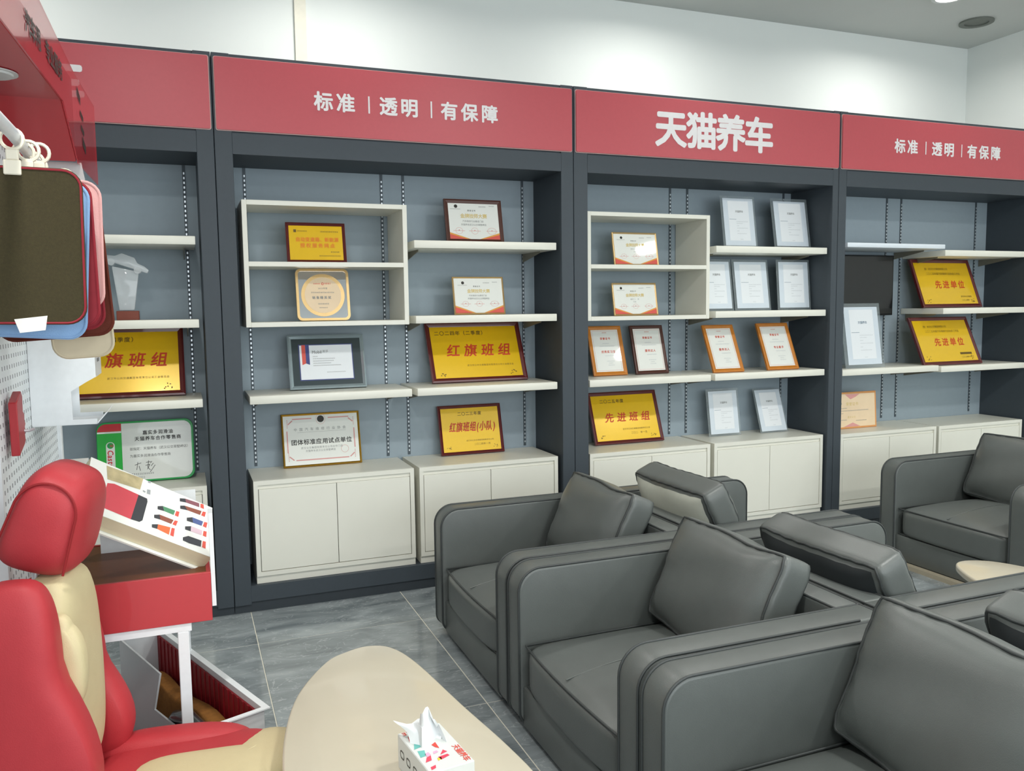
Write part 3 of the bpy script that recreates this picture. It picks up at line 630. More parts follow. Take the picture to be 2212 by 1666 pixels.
for pts in ([(.17,.085),(.20,.095)],[(.185,.10),(.178,.06)],[(.19,.08),(.195,.055)],[(.22,.08),(.24,.085),(.228,.06)],[(.222,.095),(.245,.098)],[(.235,.105),(.23,.07),(.242,.055)],[(.25,.10),(.243,.09)],[(.257,.09),(.245,.075)],[(.265,.08),(.24,.045)]): stroke(b, pts)
b.build('black_lettering', M['inkblack'], fw_)
b = MB(); dashes(b,.155,.26,.036,.010,-.0008); text(b,'2022',.2,.022,.014,1.0,y=-.0008); b.build('grey_lettering', M['inkgrey'], fw_)

# glass trophy
t = thing('glass_trophy','clear glass trophy with a car on top on a brown wooden block','trophy',(-.425,.18,1.49))
B(-.05,-.045,0,.05,.045,.045).build('wooden_block', M['woodbase'], t, bevel=.002, seg=1)
q = [(-.038,.048),(.03,.048),(.058,.235),(-.062,.262)]
MB().prism(q,'y',-.02,.02).build('glass_body', M['glass'], t, bevel=.005, seg=2)
car = MB()
cpf = [(-.105,-.012),(.105,-.012),(.108,.005),(.085,.016),(.05,.02),(.03,.042),(-.03,.044),(-.055,.022),(-.1,.012)]
car.prism(cpf,'y',-.03,.03); car.xf(Matrix.Translation((0,0,.272)) @ Matrix.Rotation(R(19),4,'Y'))
c_ = car.build('glass_car', M['glass'], t, bevel=.004, seg=2)
for sx in (-.062,.06):
    wl = MB().lathe([(.001,-.034),(.017,-.034),(.017,.034),(.001,.034)],n=16); wl.xf(Matrix.Translation((0,0,.272)) @ Matrix.Rotation(R(19),4,'Y') @ Matrix.Translation((sx,0,-.012)) @ Matrix.Rotation(R(90),4,'X'))
    wl.build('wheel', M['glass'], c_, smooth=True)

# ------------------------------------------------------------------ armchairs
SD, SW, AT, AH = .845, .945, .11, .60
def arm_profile(o=0):
    x0, x1, z0, z1 = -SD/2-o, SD/2+o, .025-o*0, AH+o
    return [(x1,z0)]+[(x1,z1)]+arc(x0+.085,z1-.085,.085,90,180,8)+arc(x0+.05,z0+.05,.05,180,250,4)
PT, PW, PH, PP = .098, .302, .208, 8
PM = Matrix.Translation((.218,.055,.535)) @ Matrix.Rotation(R(24),4,'Y')
def pil(a, b, c, P):
    fl = (1-b**4)*(1-c**4)
    wob = .004*math.sin(5*b+1)*c+.004*math.sin(7*c+b*3)
    wr = .0035*math.sin(26*b+2*c)*max(0,abs(c)-.45)*(1 if a else 0)+.003*math.sin(22*c+b)*max(0,abs(b)-.5)
    k = 1+.03*(abs(b)**3)*(abs(c)**3)
    return Vector((P.x*(.66+.5*fl)+wob*.6+wr, P.y*k, P.z*k-.012*(1-b*b)*(1 if c>0 else 0)+wob))
def pil_pt(a, b, c, k=1.0):
    a2, b2, c2 = [math.sin(q*math.pi/2)*.55+q*.45 for q in (a,b,c)]
    rad = (abs(a2)**PP+abs(b2)**PP+abs(c2)**PP)**(1/PP)
    return pil(a2, b2, c2, Vector((a2*PT/rad*k, b2*PW/rad*k, c2*PH/rad*k)))
def make_chair():
    t = thing('armchair','x','armchair',(0,0,0))
    prof = arm_profile()
    for s in (1,-1):
        a, b = (SW/2-AT, SW/2) if s>0 else (-SW/2, -SW/2+AT)
        arm = MB().prism(prof,'y',a,b).build('arm', M['leather'], t, bevel=.012, seg=3, ang=50)
        for yy, xe in ((a+.004,SD/2-.10),(b-.004,SD/2-.01)):
            y2 = yy
            path = [(xe,y2,AH-.002)]+[(x,y2,z) for x,z in prof[2:]]
            MB().tube(path,.0042,6).build('piping', M['piping'], arm, smooth=True, ang=80)
    bk = B(SD/2-.10,-SW/2+AT-.003,.025,SD/2,SW/2-AT+.003,AH).build('back', M['leather'], t, bevel=.012, seg=3, ang=50)
    MB().tube([(SD/2-.096,-SW/2+AT,AH-.002),(SD/2-.096,SW/2-AT,AH-.002)],.0042,6).build('piping', M['piping'], bk, smooth=True)
    MB().tube([(SD/2-.004,-SW/2+.01,AH-.002),(SD/2-.004,SW/2-.01,AH-.002)],.0042,6).build('piping', M['piping'], bk, smooth=True)
    B(-SD/2+.012,-SW/2+AT-.002,.025,SD/2-.10,SW/2-AT+.002,.172).build('base', M['leather'], t, bevel=.006, seg=2)
    hw = SW/2-AT-.002; hd = (SD-.10)/2-.004
    def f(a, b, c, P):
        cr = (1-a*a)*(1-b*b)
        return Vector((P.x-(.018*(1-b*b)*(1 if a<-.5 else 0)), P.y, P.z+(.045*cr if c>0 else 0)))
    cx = -SD/2+hd+.008
    sq = MB().superq(hd,hw,.083,9,16,f,Matrix.Translation((cx,0,.252)))
    st = sq.build('seat_cushion', M['leather'], t, smooth=True, ang=80)
    pr = []
    for k in range(41):
        y = -hw*.97+2*hw*.97*k/40; bb = y/hw
        pr.append((cx-hd+.012-.018*(1-bb*bb), y, .326+.004*(1-bb*bb)))
    pr = [(cx+hd*.9,-hw+.006,.328)]+pr+[(cx+hd*.9,hw-.006,.328)]
    MB().tube(pr,.004,6).build('piping', M['piping'], st, smooth=True, ang=80)
    MB().tube([(p_[0]+.006,p_[1],p_[2]-.148) for p_ in pr[1:-1]],.003,6).build('piping', M['piping'], st, smooth=True, ang=80)
    sm = []
    for k in range(21):
        a = -.96+1.9*k/20
        sm.append((cx+a*hd, .02, .335+.045*(1-a*a)+.0005))
    MB().tube(sm,.0026,6).build('seam', M['leather'], st, smooth=True)
    for sx in (-1,1):
        for sy in (-1,1): MB().lathe([(.018,0),(.024,.026)],sx*(SD/2-.09),sy*(SW/2-.07),14).build('foot', M['feet'], t, smooth=True)
    # loose back cushion
    pc = MB().superq(PT,PW,PH,PP,18,pil,PM).build('back_cushion', M['leather'], t, smooth=True, ang=80)
    for sgn in (-1,1):
        loop = [PM @ pil_pt(sgn*.86, b, c, 1.0) for (b,c) in [(-1+2*k/20,1) for k in range(20)]+[(1,1-2*k/16) for k in range(16)]+[(1-2*k/20,-1) for k in range(20)]+[(-1,-1+2*k/16) for k in range(16)]]
        MB().tube(loop,.0048,6,closed=True).build('piping', M['piping'], pc, smooth=True, ang=80)
    return t
ch0 = make_chair()
XA, XB, XC = .885+SD/2, 1.747+SD/2, 3.655+SD/2
CH = [(XA,-1.055,0,'grey leather armchair facing the front table, nearest the display wall','armchairs in the row facing the front table'),
      (XA,-2.012,0,'grey leather armchair in the middle of the row facing the front table','armchairs in the row facing the front table'),
      (XA,-2.972,0,'grey leather armchair nearest the camera, cut off by the lower right corner','armchairs in the row facing the front table'),
      (XB,-1.05,180,'grey leather armchair turned away by the display wall, its cushion showing a pale underside','armchairs in the row facing away'),
      (XB,-2.005,180,'grey leather armchair turned away, its cushion showing a black underside, beside the second table','armchairs in the row facing away'),
      (XB,-2.962,180,'grey leather armchair turned away at the right edge of the picture','armchairs in the row facing away'),
      (XC,-1.03,0,'grey leather armchair standing alone beyond the second table','armchairs beyond the second table')]
chairs = []
for i,(x,y,rz,lab,grp) in enumerate(CH):
    o = ch0 if i == 0 else copy_tree(ch0)
    o.name = 'armchair' if i == 0 else 'armchair.%03d' % i
    o.location = (x,y,0); o.rotation_euler = (0,0,R(rz)); tag(o, lab, 'armchair', grp); chairs.append(o)
bpy.context.view_layer.update()
for idx, mk in ((3,'zipback'),(4,'darkback'),(5,'darkback')):
    pc = [c for c in chairs[idx].children if c.name.startswith('back_cushion')][0]
    if idx == 3: pc.location = (-.01, 0, .035)
    gz = MB(); n = 16; vs = []
    for j in range(n+1):
        for k in range(n+1):
            b, c = (-1+2*j/n)*.93, (-1+2*k/n)*.9
            vs.append(PM @ (pil_pt(1, b, c)+Vector((.003,0,0))))
    gz.add(vs, [(j*(n+1)+k,(j+1)*(n+1)+k,(j+1)*(n+1)+k+1,j*(n+1)+k+1) for j in range(n) for k in range(n)])
    gz.build('underside_panel', M[mk], pc, label='pale underside panel' if mk=='zipback' else 'black underside panel', smooth=True)
B(-SD/2-.03,-SW/2,0,-SD/2+.012,SW/2,.024).build('front_strip', M['beigestrip'], chairs[6], label='beige strip along the foot')  # low beige strip on the floor along the chair's front

# ------------------------------------------------------------------ tables
def table(name, label, pts, z, leg_pts):
    cx = sum(p[0] for p in pts)/len(pts); cy = sum(p[1] for p in pts)/len(pts)
    t = thing(name, label, 'table', (cx,cy,0), group='cream coffee tables')
    P = [(a-cx,b-cy) for a,b in catmull(pts,6)]
    MB().prism(P,'z',z-.03,z).build('tabletop', M['tabletop'], t, bevel=.008, seg=3, ang=40)
    for a,b in leg_pts:
        dx, dy = a-cx, b-cy
        MB().tube([(dx*1.1,dy*1.1,0),(dx*.9,dy*.9,z-.03)],[.014,.022],14).build('leg', M['tableleg'], t, smooth=True)
TZ = .42
table('coffee_table','cream rounded-triangle coffee table in front carrying the tissue box',
      [(.345,-1.66),(.412,-1.705),(.458,-1.85),(.503,-2.17),(.543,-2.431),(.556,-2.62),(.52,-2.83),(.40,-2.95),(.22,-2.96),(.08,-2.88),(.01,-2.68),(-.008,-2.43),(.014,-2.183),(.080,-1.932),(.19,-1.738),(.27,-1.678)],TZ,
      [(.30,-1.85),(.13,-2.75),(.43,-2.75)])
table('coffee_table','cream coffee table between the two rows of armchairs at the right edge',
      [(2.885,-1.768),(2.99,-1.815),(3.06,-1.95),(3.12,-2.2),(3.12,-2.5),(3.0,-2.72),(2.82,-2.74),(2.68,-2.58),(2.645,-2.3),(2.70,-2.02),(2.80,-1.82)],TZ,
      [(2.88,-1.95),(2.8,-2.58),(3.0,-2.58)])

# tissue box
t = thing('tissue_box','white printed tissue box with a tissue pulled out, on the front table','tissue box',(.325,-2.515,TZ),(0,0,R(7)))
bw, bl, bh = .055, .10, .085
B(-bw,-bl,0,bw,bl,bh).build('carton', M['tissuebox'], t, bevel=.002, seg=1)
b = MB(); n = 9; vs = []
for j in range(n):
    for k in range(n):
        u_, v_ = j/(n-1)-.5, k/(n-1)
        s_ = 1-.75*v_ if v_<.95 else .25
        fold = .018*math.sin(u_*9)*(1-v_*.3)
        vs.append((.0+u_*.075*(1.15-.75*v_)+fold*.6, .02+fold+.035*v_, bh-.004+.075*v_**.8-(.018*abs(u_)*2 if v_>.5 else 0)))
b.add(vs, [(j*n+k,(j+1)*n+k,(j+1)*n+k+1,j*n+k+1) for j in range(n-1) for k in range(n-1)])
vs = []
for j in range(n):
    for k in range(n):
        u_, v_ = j/(n-1)-.5, k/(n-1)
        vs.append((-.012+u_*.085*(.8+.4*v_)+.006*math.sin(v_*5), .03+.05*v_+.014*math.sin(u_*8), bh-.004+.065*v_-.03*v_*v_-.02*u_*v_))
b.add(vs, [(j*n+k,(j+1)*n+k,(j+1)*n+k+1,j*n+k+1) for j in range(n-1) for k in range(n-1)])
b.build('tissue', M['tissue'], t, smooth=True, ang=60)
top = lambda X, Z: (X, Z, bh+.0007)
def tp(mk, polys, nm):
    b = MB()
    for q in polys: b.add([(x_,y_,bh+.0006) for x_,y_ in q],[tuple(range(len(q)))])
    b.build(nm, M[mk], t)
tp('cupred',[[(-.045,.045),(-.033,.052),(-.03,.075),(-.04,.07)],[(-.02,.072),(-.005,.078),(-.004,.086),(-.018,.083)],[(-.005,.01),(.008,.018),(.006,-.012),(-.001,-.004)]],'red_print')
tp('teal',[[(-.048,.01),(-.03,.014),(-.018,.04),(-.034,.046)],[(-.048,-.03),(-.034,-.028),(-.028,-.004),(-.044,0)]],'teal_print')
tp('yellow',[[(-.016,.042),(-.002,.05),(-.006,.062),(-.018,.056)],[(-.018,-.062),(-.008,-.058),(-.006,-.05),(-.016,-.05)]],'yellow_print')
tp('magenta',[[(-.046,-.055),(-.03,-.052),(-.024,-.032),(-.036,-.036)],[(-.01,-.06),(.014,-.052),(.012,-.044),(-.012,-.046)],[(-.004,-.04),(.016,-.034),(.01,-.022)],[(-.046,-.09),(-.034,-.086),(-.03,-.074),(-.044,-.078)]],'magenta_print')
tp('pinkc',[[(-.034,-.036),(-.022,-.03),(-.024,-.015),(-.034,-.02)],[(-.016,-.03),(-.002,-.026),(-.004,-.018),(-.014,-.02)],[(-.03,.052),(-.02,.05),(-.022,.066),(-.03,.062)]],'pink_print')
text(MB(),'ARE',0,0,.019,1.05,True,map=lambda X,Z:(-.028-X,.088-Z,bh+.0007)).build('english_lettering', M['certred'], t); text(MB(),'天猫养车',0,0,.019,1.0,True,map=lambda X,Z:(.042+Z,-.055-X,bh+.0007)).build('brand_lettering', M['certred'], t)
b = MB()
for yy in (.07,.03,-.012,-.055):
    q = rrect(yy-.012,.035,yy+.012,.055,.006,3); q2 = rrect(yy-.0095,.038,yy+.0095,.052,.004,3); n_ = len(q)
    b.add([(-bw-.0006,a_,c_) for a_,c_ in q]+[(-bw-.0006,a_,c_) for a_,c_ in q2],[(k,(k+1)%n_,n_+(k+1)%n_,n_+k) for k in range(n_)])
for xx in (-.03,.03):
    q = rrect(xx-.012,.035,xx+.012,.055,.006,3); q2 = rrect(xx-.0095,.038,xx+.0095,.052,.004,3); n_ = len(q)
    b.add([(a_,-bl-.0006,c_) for a_,c_ in q]+[(a_,-bl-.0006,c_) for a_,c_ in q2],[(k,(k+1)%n_,n_+(k+1)%n_,n_+k) for k in range(n_)])
b.build('black_marks', M['inkblack'], t)

# ------------------------------------------------------------------ red and white merchandise stand on the left
PX = -.62
t = thing('merchandise_stand','red-topped white peg-board stand at the left edge','display stand',(PX,-1.4,0))
def L_(mb, dx=PX, dy=-1.4): return mb.xf(Matrix.Translation((-dx,-dy,0)))
L_(B(PX-.03,-1.92,.02,PX,-.925,1.985)).build('pegboard', M['peg'], t)
L_(B(PX-.03,-2.95,1.25,PX,-1.921,1.985)).build('pegboard', M['peg'], t)
L_(B(PX-.05,-2.99,.0,PX+.012,-2.951,1.985)).build('upright_post', M['whitemetal'], t, bevel=.003, seg=1)
L_(B(PX-.05,-.925,.02,PX+.012,-.885,1.98)).build('upright_post', M['whitemetal'], t, bevel=.003, seg=1)
def SHR(mb): return mb.xf(Matrix(((1,.05,0,.05*.95),(0,1,0,0),(0,0,1,0),(0,0,0,1))))
FASC = [(-2.99,2.36),(-1.811,2.326),(-1.327,2.272),(-.927,2.261),(-.93,1.985),(-1.339,1.993),(-1.548,2.135),(-2.99,2.15)]
HDR = [(-2.99,2.27),(-1.345,2.25),(-1.345,1.996),(-1.552,2.138),(-2.99,2.153)]
L_(SHR(MB().prism(HDR,'x',-.95,-.446))).build('header_box', M['redpaint'], t, bevel=.002, seg=1)
ac = L_(SHR(MB().prism(FASC,'x',-.444,-.440))).build('front_acrylic', M['redacrylic'], t, label='translucent red acrylic fascia')
def fas(X, Z, e=.0016): return (-.44+.05*(X+.95)+e-PX, X+1.4, Z)
for k_, c_ in enumerate('汽车用品专业服务'): text(MB(),c_,0,0,.058,1.0,.03,map=lambda X,Z:fas(-1.98+.058*k_+X,2.215+Z)).build('fascia_character', M['inkblack'], ac)
for k,(yy_,zz_) in enumerate(((-1.275,2.215),(-1.235,2.16),(-1.23,2.115),(-1.215,2.07))):
    dz = .026 if k in (0,3) else .016
    MB().add([fas(yy_-.025,zz_+dz),fas(yy_+.03,zz_+dz*.1),fas(yy_+.025,zz_-dz),fas(yy_-.03,zz_-dz*.1)],[(0,1,2,3)]).build('fascia_mark', M['inkblack'], ac)
L_(MB().prism([(-.62,2.0),(-.455,2.0),(-.446,1.94),(-.56,1.94)],'y',-1.31,-1.306)).build('clear_flap', M['clearflap'], t)
dl = MB().lathe([(.001,-.008),(.05,-.008),(.052,-.003),(.062,-.003),(.062,0),(.001,0)],n=24); dl.xf(Matrix.Translation((-.605-PX,-1.80+1.4,2.1385))); dl.build('header_downlight', M['lamptrim'], t, smooth=True)
L_(B(PX,-1.9,.985,PX+.10,-.96,1.0)).build('ledge', M['whitemetal'], t)
L_(B(PX-.03,-1.9,0,PX+.03,-.93,.12)).build('foot_beam', M['redpaint'], t)

# white literature rack on the peg board
t = thing('white_rack','white notched leaflet rack projecting from the peg board','rack',(PX,-1.443,1.18))
pol = [(0,.003),(.18,0),(.18,.0),(.112,.016),(.112,.105),(.155,.132),(.18,.146),(.182,.30),(.002,.285)]
pol = [(0.001,.003),(.180,0),(.180,.017),(.112,.017),(.112,.105),(.155,.132),(.18,.146),(.182,.30),(.001,.285)]
MB().prism(pol,'y',0,.004).build('side_panel', M['whitemetal'], t); MB().prism(pol,'y',.204,.208).build('side_panel', M['whitemetal'], t)
fp = B(.178,.004,.146,.182,.204,.30).build('front_panel', M['whitemetal'], t)
b = MB()
for zz,hh in ((.262,.03),(.225,.022),(.19,.012)):
    for k in range(3): b.add([(.1826,.07+.025*k,zz),(.1826,.088+.025*k,zz),(.1826,.088+.025*k,zz+hh),(.1826,.07+.025*k,zz+hh)],[(0,1,2,3)])
b.build('printed_label', M['inkgrey'], fp)
B(.002,.004,0,.18,.204,.004).build('tray', M['whitemetal'], t)
MB().prism([(.18,0),(.21,.035),(.208,.037),(.178,.003)],'y',.0,.208).build('lip', M['whitemetal'], t)
B(.002,.004,.004,.006,.204,.28).build('back_plate', M['whitemetal'], t)

# hanging rail with sample mats
t = thing('hanging_rail','white tubular rail with sample mats hung on it','rail',(PX,-2.0,1.9))
MB().tube([(.002,-.9,.0),(.07,-.86,.0),(.105,-.78,.012),(.115,-.5,.014),(.118,-.2,.012),(.118,.2,.0),(.10,.26,-.01),(.002,.28,-.012)],.014,12).build('tube', M['whitemetal'], t, smooth=True, ang=80)
for yy in (-.9,.28): B(.0005,yy-.03,-.05,.006,yy+.03,.04).build('wall_plate', M['whitemetal'], t)
mats = [('matgreen','matred',-2.2,'dark olive sample mat with red piping hung at the front of the rail',.27,.345,-.005,0,1),
        ('matblue','matblue',-2.13,'pale blue sample mat, second on the rail',.255,.365,.012,.012,4),
        ('matred','matred',-2.10,'dark red sample mat behind the blue one',.27,.345,.003,.012,-1),
        ('matpink','matpink',-2.035,'pink sample mat in the middle of the rail',.262,.31,.024,.0,1),
        ('matred','matred',-2.0,'crimson sample mat behind the pink one',.25,.35,.010,.016,-2),
        ('matbrown','matbrown',-1.93,'dark brown sample mat near the end of the rail',.265,.37,.008,.016,-3.5),
        ('matbeige','matbeige',-1.85,'beige curled sample mat, last on the rail',.15,.41,.058,.03,-3)]
for i,(mk,pk,yy,lab,w_,h,dx,dz,rot) in enumerate(mats):
    cx = -.502+dx
    t = thing('sample_mat', lab, 'mat', (cx,yy,1.845-dz), (0,R(rot),0), group='sample mats on the rail')
    MB().prism(rrect(-w_/2,-h,w_/2,0,.04,6),'y',-.003,.003).build('mat', M[mk], t, bevel=.001, seg=1)
    MB().tube([(a,-.0035,c) for a,c in rrect(-w_/2+.004,-h+.004,w_/2-.004,-.004,.037,6)],.0025,5,closed=True).build('edge_stitching', M[pk], t)
    cp = MB().box(-.017,-.010,-.02,.017,.010,.012).box(-.012,-.007,.012,.012,.007,.035); cp.build('clip', M['beigeplastic'], t, bevel=.002, seg=1)
    MB().tube([(.022*math.cos(a),.004*math.sin(a*.5),.058+.022*math.sin(a)) for a in [2*math.pi*k/18 for k in range(18)]],.004,6,closed=True).build('ring', M['beigeplastic'], t, smooth=True)
    if i == 0: MB().prism([(-.01,-h+.012),(.055,-h+.02),(.05,-h-.012),(.0,-h-.018)],'y',-.006,-.0036).build('label_tag', M['tagwhite'], t)

# red plastic clip pack on the peg board
t = thing('red_clip_pack','dark red toothed plastic clip hanging on the peg board','clip',(PX+.012,-1.80,1.155))
tooth = [(-.05,0),(.03,.02),(.045,.03),(.04,.045),(.055,.05),(.045,.065),(.058,.072),(.045,.085),(.05,.10),(.03,.11),(.035,.15),(.02,.165),(-.05,.14)]
MB().prism([(a,c) for a,c in tooth],'x',0,.02).build('toothed_body', M['redshade'], t, bevel=.002, seg=1)
MB().tube([(-.011,.03,.06),(.03,.035,.055),(.045,.035,.06)],.004,8).build('wire_hook', M['slot'], t, smooth=True)

# red tray table with white legs
TY_ = -1.72; tx0, tx1 = -.60, -.135
t = thing('red_counter','red-fronted display counter on white square legs behind the car seat','counter',((tx0+tx1)/2,TY_,0)); ox = (tx0+tx1)/2
zb, zt_ = .60, .748
def cb(nm, mk, x0,y0,z0,x1,y1,z1, **k): return B(x0-ox,y0-TY_,z0,x1-ox,y1-TY_,z1).build(nm, M[mk], t, **k)
cb('front_panel','redpaint',tx0,TY_,zb,tx1,TY_+.012,zt_, bevel=.001, seg=1); cb('side_panel','redpaint',tx1-.012,TY_+.012,zb,tx1,-1.25,zt_); cb('side_panel','redpaint',tx0,TY_+.012,zb,tx0+.012,-1.25,zt_); cb('rear_panel','redpaint',tx0+.012,-1.262,zb,tx1-.012,-1.25,zt_)
cb('tray_floor','brownboard',tx0+.012,TY_+.012,zt_-.02,tx1-.012,-1.262,zt_-.003)
cb('frame_rail','whitemetal',tx0,TY_+.005,zb-.025,tx1-.06,TY_+.03,zb-.0005); cb('frame_rail','whitemetal',tx0,-1.28,zb-.025,tx1-.06,-1.255,zb-.0005)
for lx in (tx0+.0,tx1-.10):
    for ly in (TY_+.005,-1.285): cb('leg','whitemetal',lx,ly,0,lx+.032,ly+.032,zb-.0255, bevel=.002, seg=1)
cb('end_board','whitemetal',tx1+.001,TY_+.01,.64,tx1+.013,TY_+.07,.925)
cb('catalogue_prop','whitemetal',tx0+.14,-1.36,zt_-.003,tx1-.03,-1.35,.93)

# catalogue
def proj_ray(u, v):
    D = fw + rr*(u-1106)/F_PX + dd*(v-833)/F_PX
    return D
cam_loc = m.translation.copy()
def on_plane(u, v, p0, n_):
    D = proj_ray(u, v); return cam_loc + D*((p0-cam_loc).dot(n_)/D.dot(n_))
# page plane: lies on a slope, far side higher
pn = Vector((.565,-.4256,.707)).normalized()
p0 = Vector((-.127,-1.62,.765+.03))
BR_ = on_plane(458,1205,p0,pn); BL_ = on_plane(214,1112,p0,pn); TR_ = on_plane(455,1094,p0,pn)
e1 = (BR_-BL_).normalized(); e2 = pn.cross(e1).normalized(); BW = (BR_-BL_).length+.05; BH = abs((TR_-BR_).dot(e2)); TKB = .05
BLc = BR_-e1*BW
t = thing('product_catalogue','thick open product catalogue with coloured key cases printed on the page','book',tuple(BR_-pn*TKB))
Mb = Matrix((e1,e2,pn)).transposed().to_4x4(); t.matrix_world = Matrix.Translation(BR_-e1*BW-pn*TKB) @ Mb
B(-.006,-.012,-.006,BW+.006,BH,-.0005).build('cover', M['pagewhite'], t)
B(0,0,0,BW,BH-.004,TKB-.001).build('page_block', M['pages'], t)
pg = B(0,.0,TKB-.0008,BW,BH-.004,TKB).build('open_page', M['pagewhite'], t)
def pxy(u, v):
    q = on_plane(u,v,BR_,pn)-BLc; return q.dot(e1), q.dot(e2)
def page(mk, quads, nm, dz=.0005):
    b = MB()
    for q in quads:
        pts = [pxy(*p_) for p_ in q]; b.add([(a,c,TKB+dz) for a,c in pts],[tuple(range(len(pts)))])
    return b.build(nm, M[mk], pg)
def zz(pts): return [(200+x_/5.95,970+y_/5.95) for x_,y_ in pts]
page('catred',[zz([(190,440),(280,450),(590,590),(490,905),(120,750),(130,640)])],'red_case_picture')
page('catdark',[zz([(590,590),(700,640),(705,680),(640,920),(600,940),(490,905)])],'case_keys_picture')
page('catphoto',[zz([(180,215),(220,230),(650,385),(610,525),(190,390)])],'photo_print')
cases = [('catgreen',(900,735),(1060,795),(1040,850),(920,800)),('catbrown',(860,845),(1040,915),(1010,965),(870,910)),('catorange',(840,970),(1000,1010),(980,1105),(830,1030)),('catmaroon',(1190,640),(1370,700),(1370,750),(1200,690)),('catbrown',(1180,730),(1400,800),(1380,850),(1220,790)),('catblue',(1280,880),(1420,935),(1400,990),(1290,950)),('catpink',(1265,995),(1410,1050),(1400,1110),(1260,1060)),('catdark',(1230,1120),(1400,1180),(1390,1260),(1240,1215))]
for mk,a,b_,c_,d_ in cases:
    page(mk,[zz([a,b_,c_,d_])],'key_case_picture')
for a,dd_,d in [(q[1],q[4],((q[1][0]+q[4][0])/2,(q[1][1]+q[4][1])/2)) for q in cases]: page('catdark',[zz([(d[0]-75,d[1]-30),(a[0],a[1]),(dd_[0],dd_[1]),(d[0]-75,d[1]+10)])],'key_picture')
for q in cases: page('certred',[zz([(q[2][0]+15,q[2][1]+5),(q[2][0]+55,q[2][1]+15),(q[3][0]+60,q[3][1]+25),(q[3][0]+15,q[3][1]+5)])],'red_tab',.0007)
page('catgrey',[zz([(710,410),(750,420),(745,445),(710,435)]),zz([(645,530),(680,545),(675,565),(645,550)]),zz([(700,520),(745,530),(740,590),(695,575)])],'grey_print')

# picking bin on the floor
a_ = Vector((.358,-.934,0)); b_ = Vector((.934,.358,0)); Lc = Vector((-.446,-1.063,0)); LB, WB, HB = .86, .143, .345
t = thing('white_bin','narrow white bin with a notched side and red ribbed lining, on the floor','bin',tuple(Lc))
t.matrix_world = Matrix.Translation(Lc) @ Matrix((a_,b_,Vector((0,0,1)))).transposed().to_4x4()
T = .006
MB().prism([(0,0),(LB,0),(LB,.20),(.605,.215),(.335,.198),(.405,HB),(0,HB)],'y',0,T).build('notched_side', M['binwhite'], t)
B(0,WB-T,0,LB,WB,HB).build('far_side', M['binwhite'], t); B(0,T,0,T,WB-T,HB).build('end_wall', M['binwhite'], t); B(LB-T,T,0,LB,WB-T,HB).build('end_wall', M['binwhite'], t); B(T,T,0,LB-T,WB-T,T).build('bottom', M['binwhite'], t)
MB().box(0,WB,HB-.004,LB,WB+.014,HB).box(LB,0,HB-.004,LB+.012,WB+.014,HB).build('rim', M['binwhite'], t)
rb = MB().box(T+.001,WB-T-.006,T,LB-T-.001,WB-T-.0005,HB-.02)
for k in range(22): rb.box(.03+k*.037,WB-T-.009,T,.042+k*.037,WB-T-.006,HB-.02)
rb.build('ribbed_lining', M['ribred'], t)
inv = Matrix.Translation(Lc) @ Matrix((a_,b_,Vector((0,0,1)))).transposed().to_4x4()
o = thing('brown_mat_roll','ochre brown fibre mat standing inside the white bin','mat',(0,0,0)); o.matrix_world = inv @ Matrix.Translation((.3,.06,T+.001))
MB().superq(.37,.030,.115,8,14,lambda a,b,c,P:Vector((P.x,P.y+.005*math.sin(6*a),P.z+.012*math.sin(3*a)*(1 if c>0 else 0))),Matrix.Translation((.15,.024,.117))).build('fibre_mat', M['matochre'], o, smooth=True)
o = thing('grey_roll','dark grey shiny rolled sheet inside the white bin','roll',(0,0,0)); o.matrix_world = inv @ Matrix.Translation((.3,.034,T+.001))
MB().tube([(.0,-.004,.03),(.08,-.004,.13),(.16,-.004,.20),(.26,-.004,.235),(.50,-.004,.225)],.0235,14).build('rolled_sheet', M['rollgrey'], o, smooth=True, ang=60)
tag(B(-.02,-1.90,.0005,.03,-1.84,.05).build('red_box', M['redpaint'], bevel=.002, seg=1),'small red box on the floor beside the white bin','box')

# ------------------------------------------------------------------ red and cream car seat
SP = Vector((-.485,-2.08,0)); ang = R(-12)
t = thing('car_seat','red leather car seat with cream centre panels in the lower left corner','car seat',tuple(SP),(0,0,ang))
def part(nm, mk, hx,hy,hz,p,loc,ry=0,rz=0,rx=0,fn=None,n=16,parent=None):
    Mx = Matrix.Translation(loc) @ Euler((R(rx),R(ry),R(rz))).to_matrix().to_4x4()
    return MB().superq(hx,hy,hz,p,n,fn,Mx).build(nm, M[mk], parent or t, smooth=True, ang=80)
def low(a, b, c, P):
    k = max(0, .25-c); return Vector((P.x+(.075*math.sin(min(1,k)*math.pi/2) if P.x>0 else 0), P.y, P.z))
part('backrest_shell','redleather',.045,.24,.26,5,(-.085,0,.60))
part('side_bolster','redleather',.085,.058,.285,3.6,(-.02,-.205,.66),rz=5,fn=low)
part('side_bolster','redleather',.085,.055,.215,2.8,(-.055,.205,.545),rz=-5,fn=low)
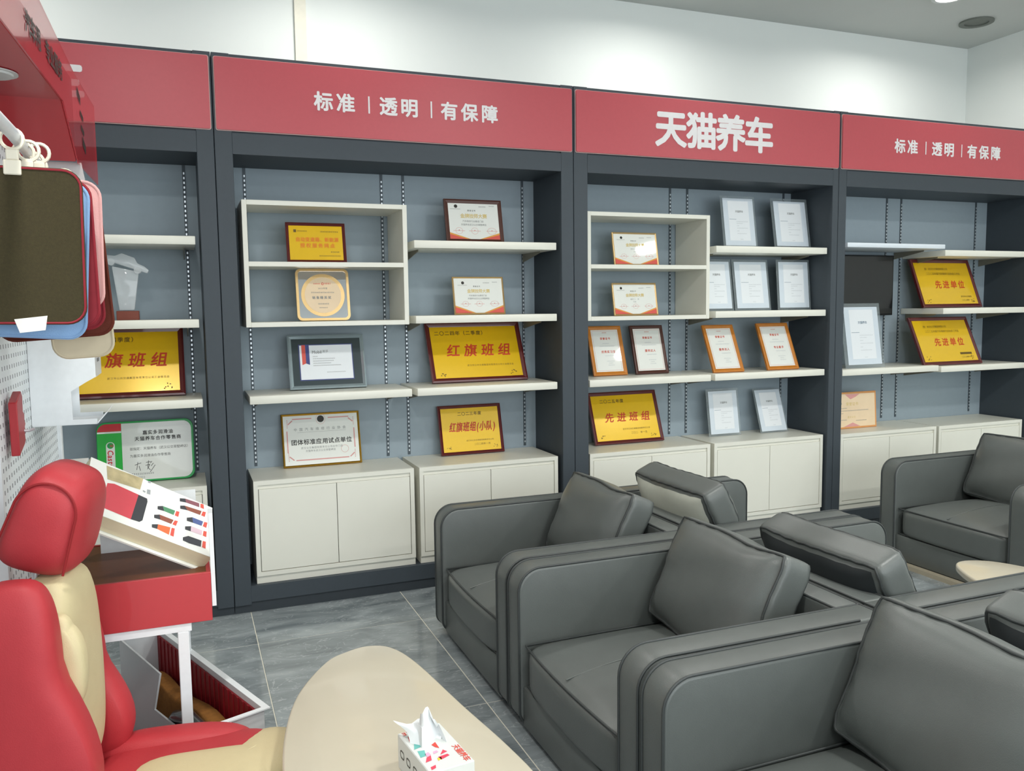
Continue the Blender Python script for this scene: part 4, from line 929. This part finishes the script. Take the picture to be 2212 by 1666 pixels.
part('back_insert','cream',.06,.15,.265,4.2,(-.002,0,.645),fn=lambda a,b,c,P:Vector((P.x,P.y*(1-.18*max(0,c)),P.z)))
part('insert_roll','cream',.035,.03,.125,3,(.062,-.135,.715),fn=lambda a,b,c,P:Vector((P.x-.02*c*c,P.y,P.z)))
HM = Matrix.Translation((.0,.015,1.035)) @ Euler((0,R(20),0)).to_matrix().to_4x4()
hr = MB().superq(.088,.125,.128,3.4,18,lambda a,b,c,P:Vector((P.x*(1-.14*c),P.y,P.z*(1-.04*a))),HM).build('headrest', M['redleather'], t, smooth=True, ang=80)
sl = []
for k in range(0,181,9): sl.append(HM @ Vector((.069*math.cos(R(k)),-.112,.03+.074*math.sin(R(k)))))
sl = [HM @ Vector((.080,-.112,-.095))]+sl+[HM @ Vector((-.080,-.112,-.095))]
MB().tube(sl,.003,6).build('seam', M['redstitch'], hr, smooth=True)
for q in (.05,-.05): MB().tube([(-.045,q,.84),(-.03,q,.95)],.006,10).build('headrest_post', M['slot'], t, smooth=True)
cu_ = part('seat_cushion','redleather',.255,.235,.07,4,(.255,0,.30),ry=-3)
for s_ in (1,-1): part('cushion_bolster','redleather',.215,.06,.078,2.8,(.20,s_*.2,.305),ry=-1)
part('cushion_insert','cream',.20,.15,.072,4,(.30,-.03,.308),ry=-3)
part('cushion_front','cream',.11,.25,.078,3.0,(.42,-.005,.302),rz=-20)
for k in range(7):
    y = -.15+.035*k
    MB().tube([(.30+.012*k,y-.04,.3765),(.37+.008*k,y-.01,.3785),(.435,y+.02,.3745)],.004,6).build('cream_fold', M['cream'], cu_, smooth=True)
B(.02,-.2,.0,.44,.2,.24).build('seat_base', M['redpaint'], t, bevel=.01)
B(-.10,-.2,0,.02,.2,.36).build('seat_frame', M['redpaint'], t, bevel=.01)

# print too fine to pick apart
for o in bpy.data.objects:
    if o.type == 'MESH' and o.name.split('.')[0] in ('small_print','engraving','red_engraving','seals','corner_ornament','ornate_border','grey_print','printed_label','black_marks','small_lettering','issuer_line','lettering','grey_lettering','black_lettering'): o['kind'] = 'stuff'
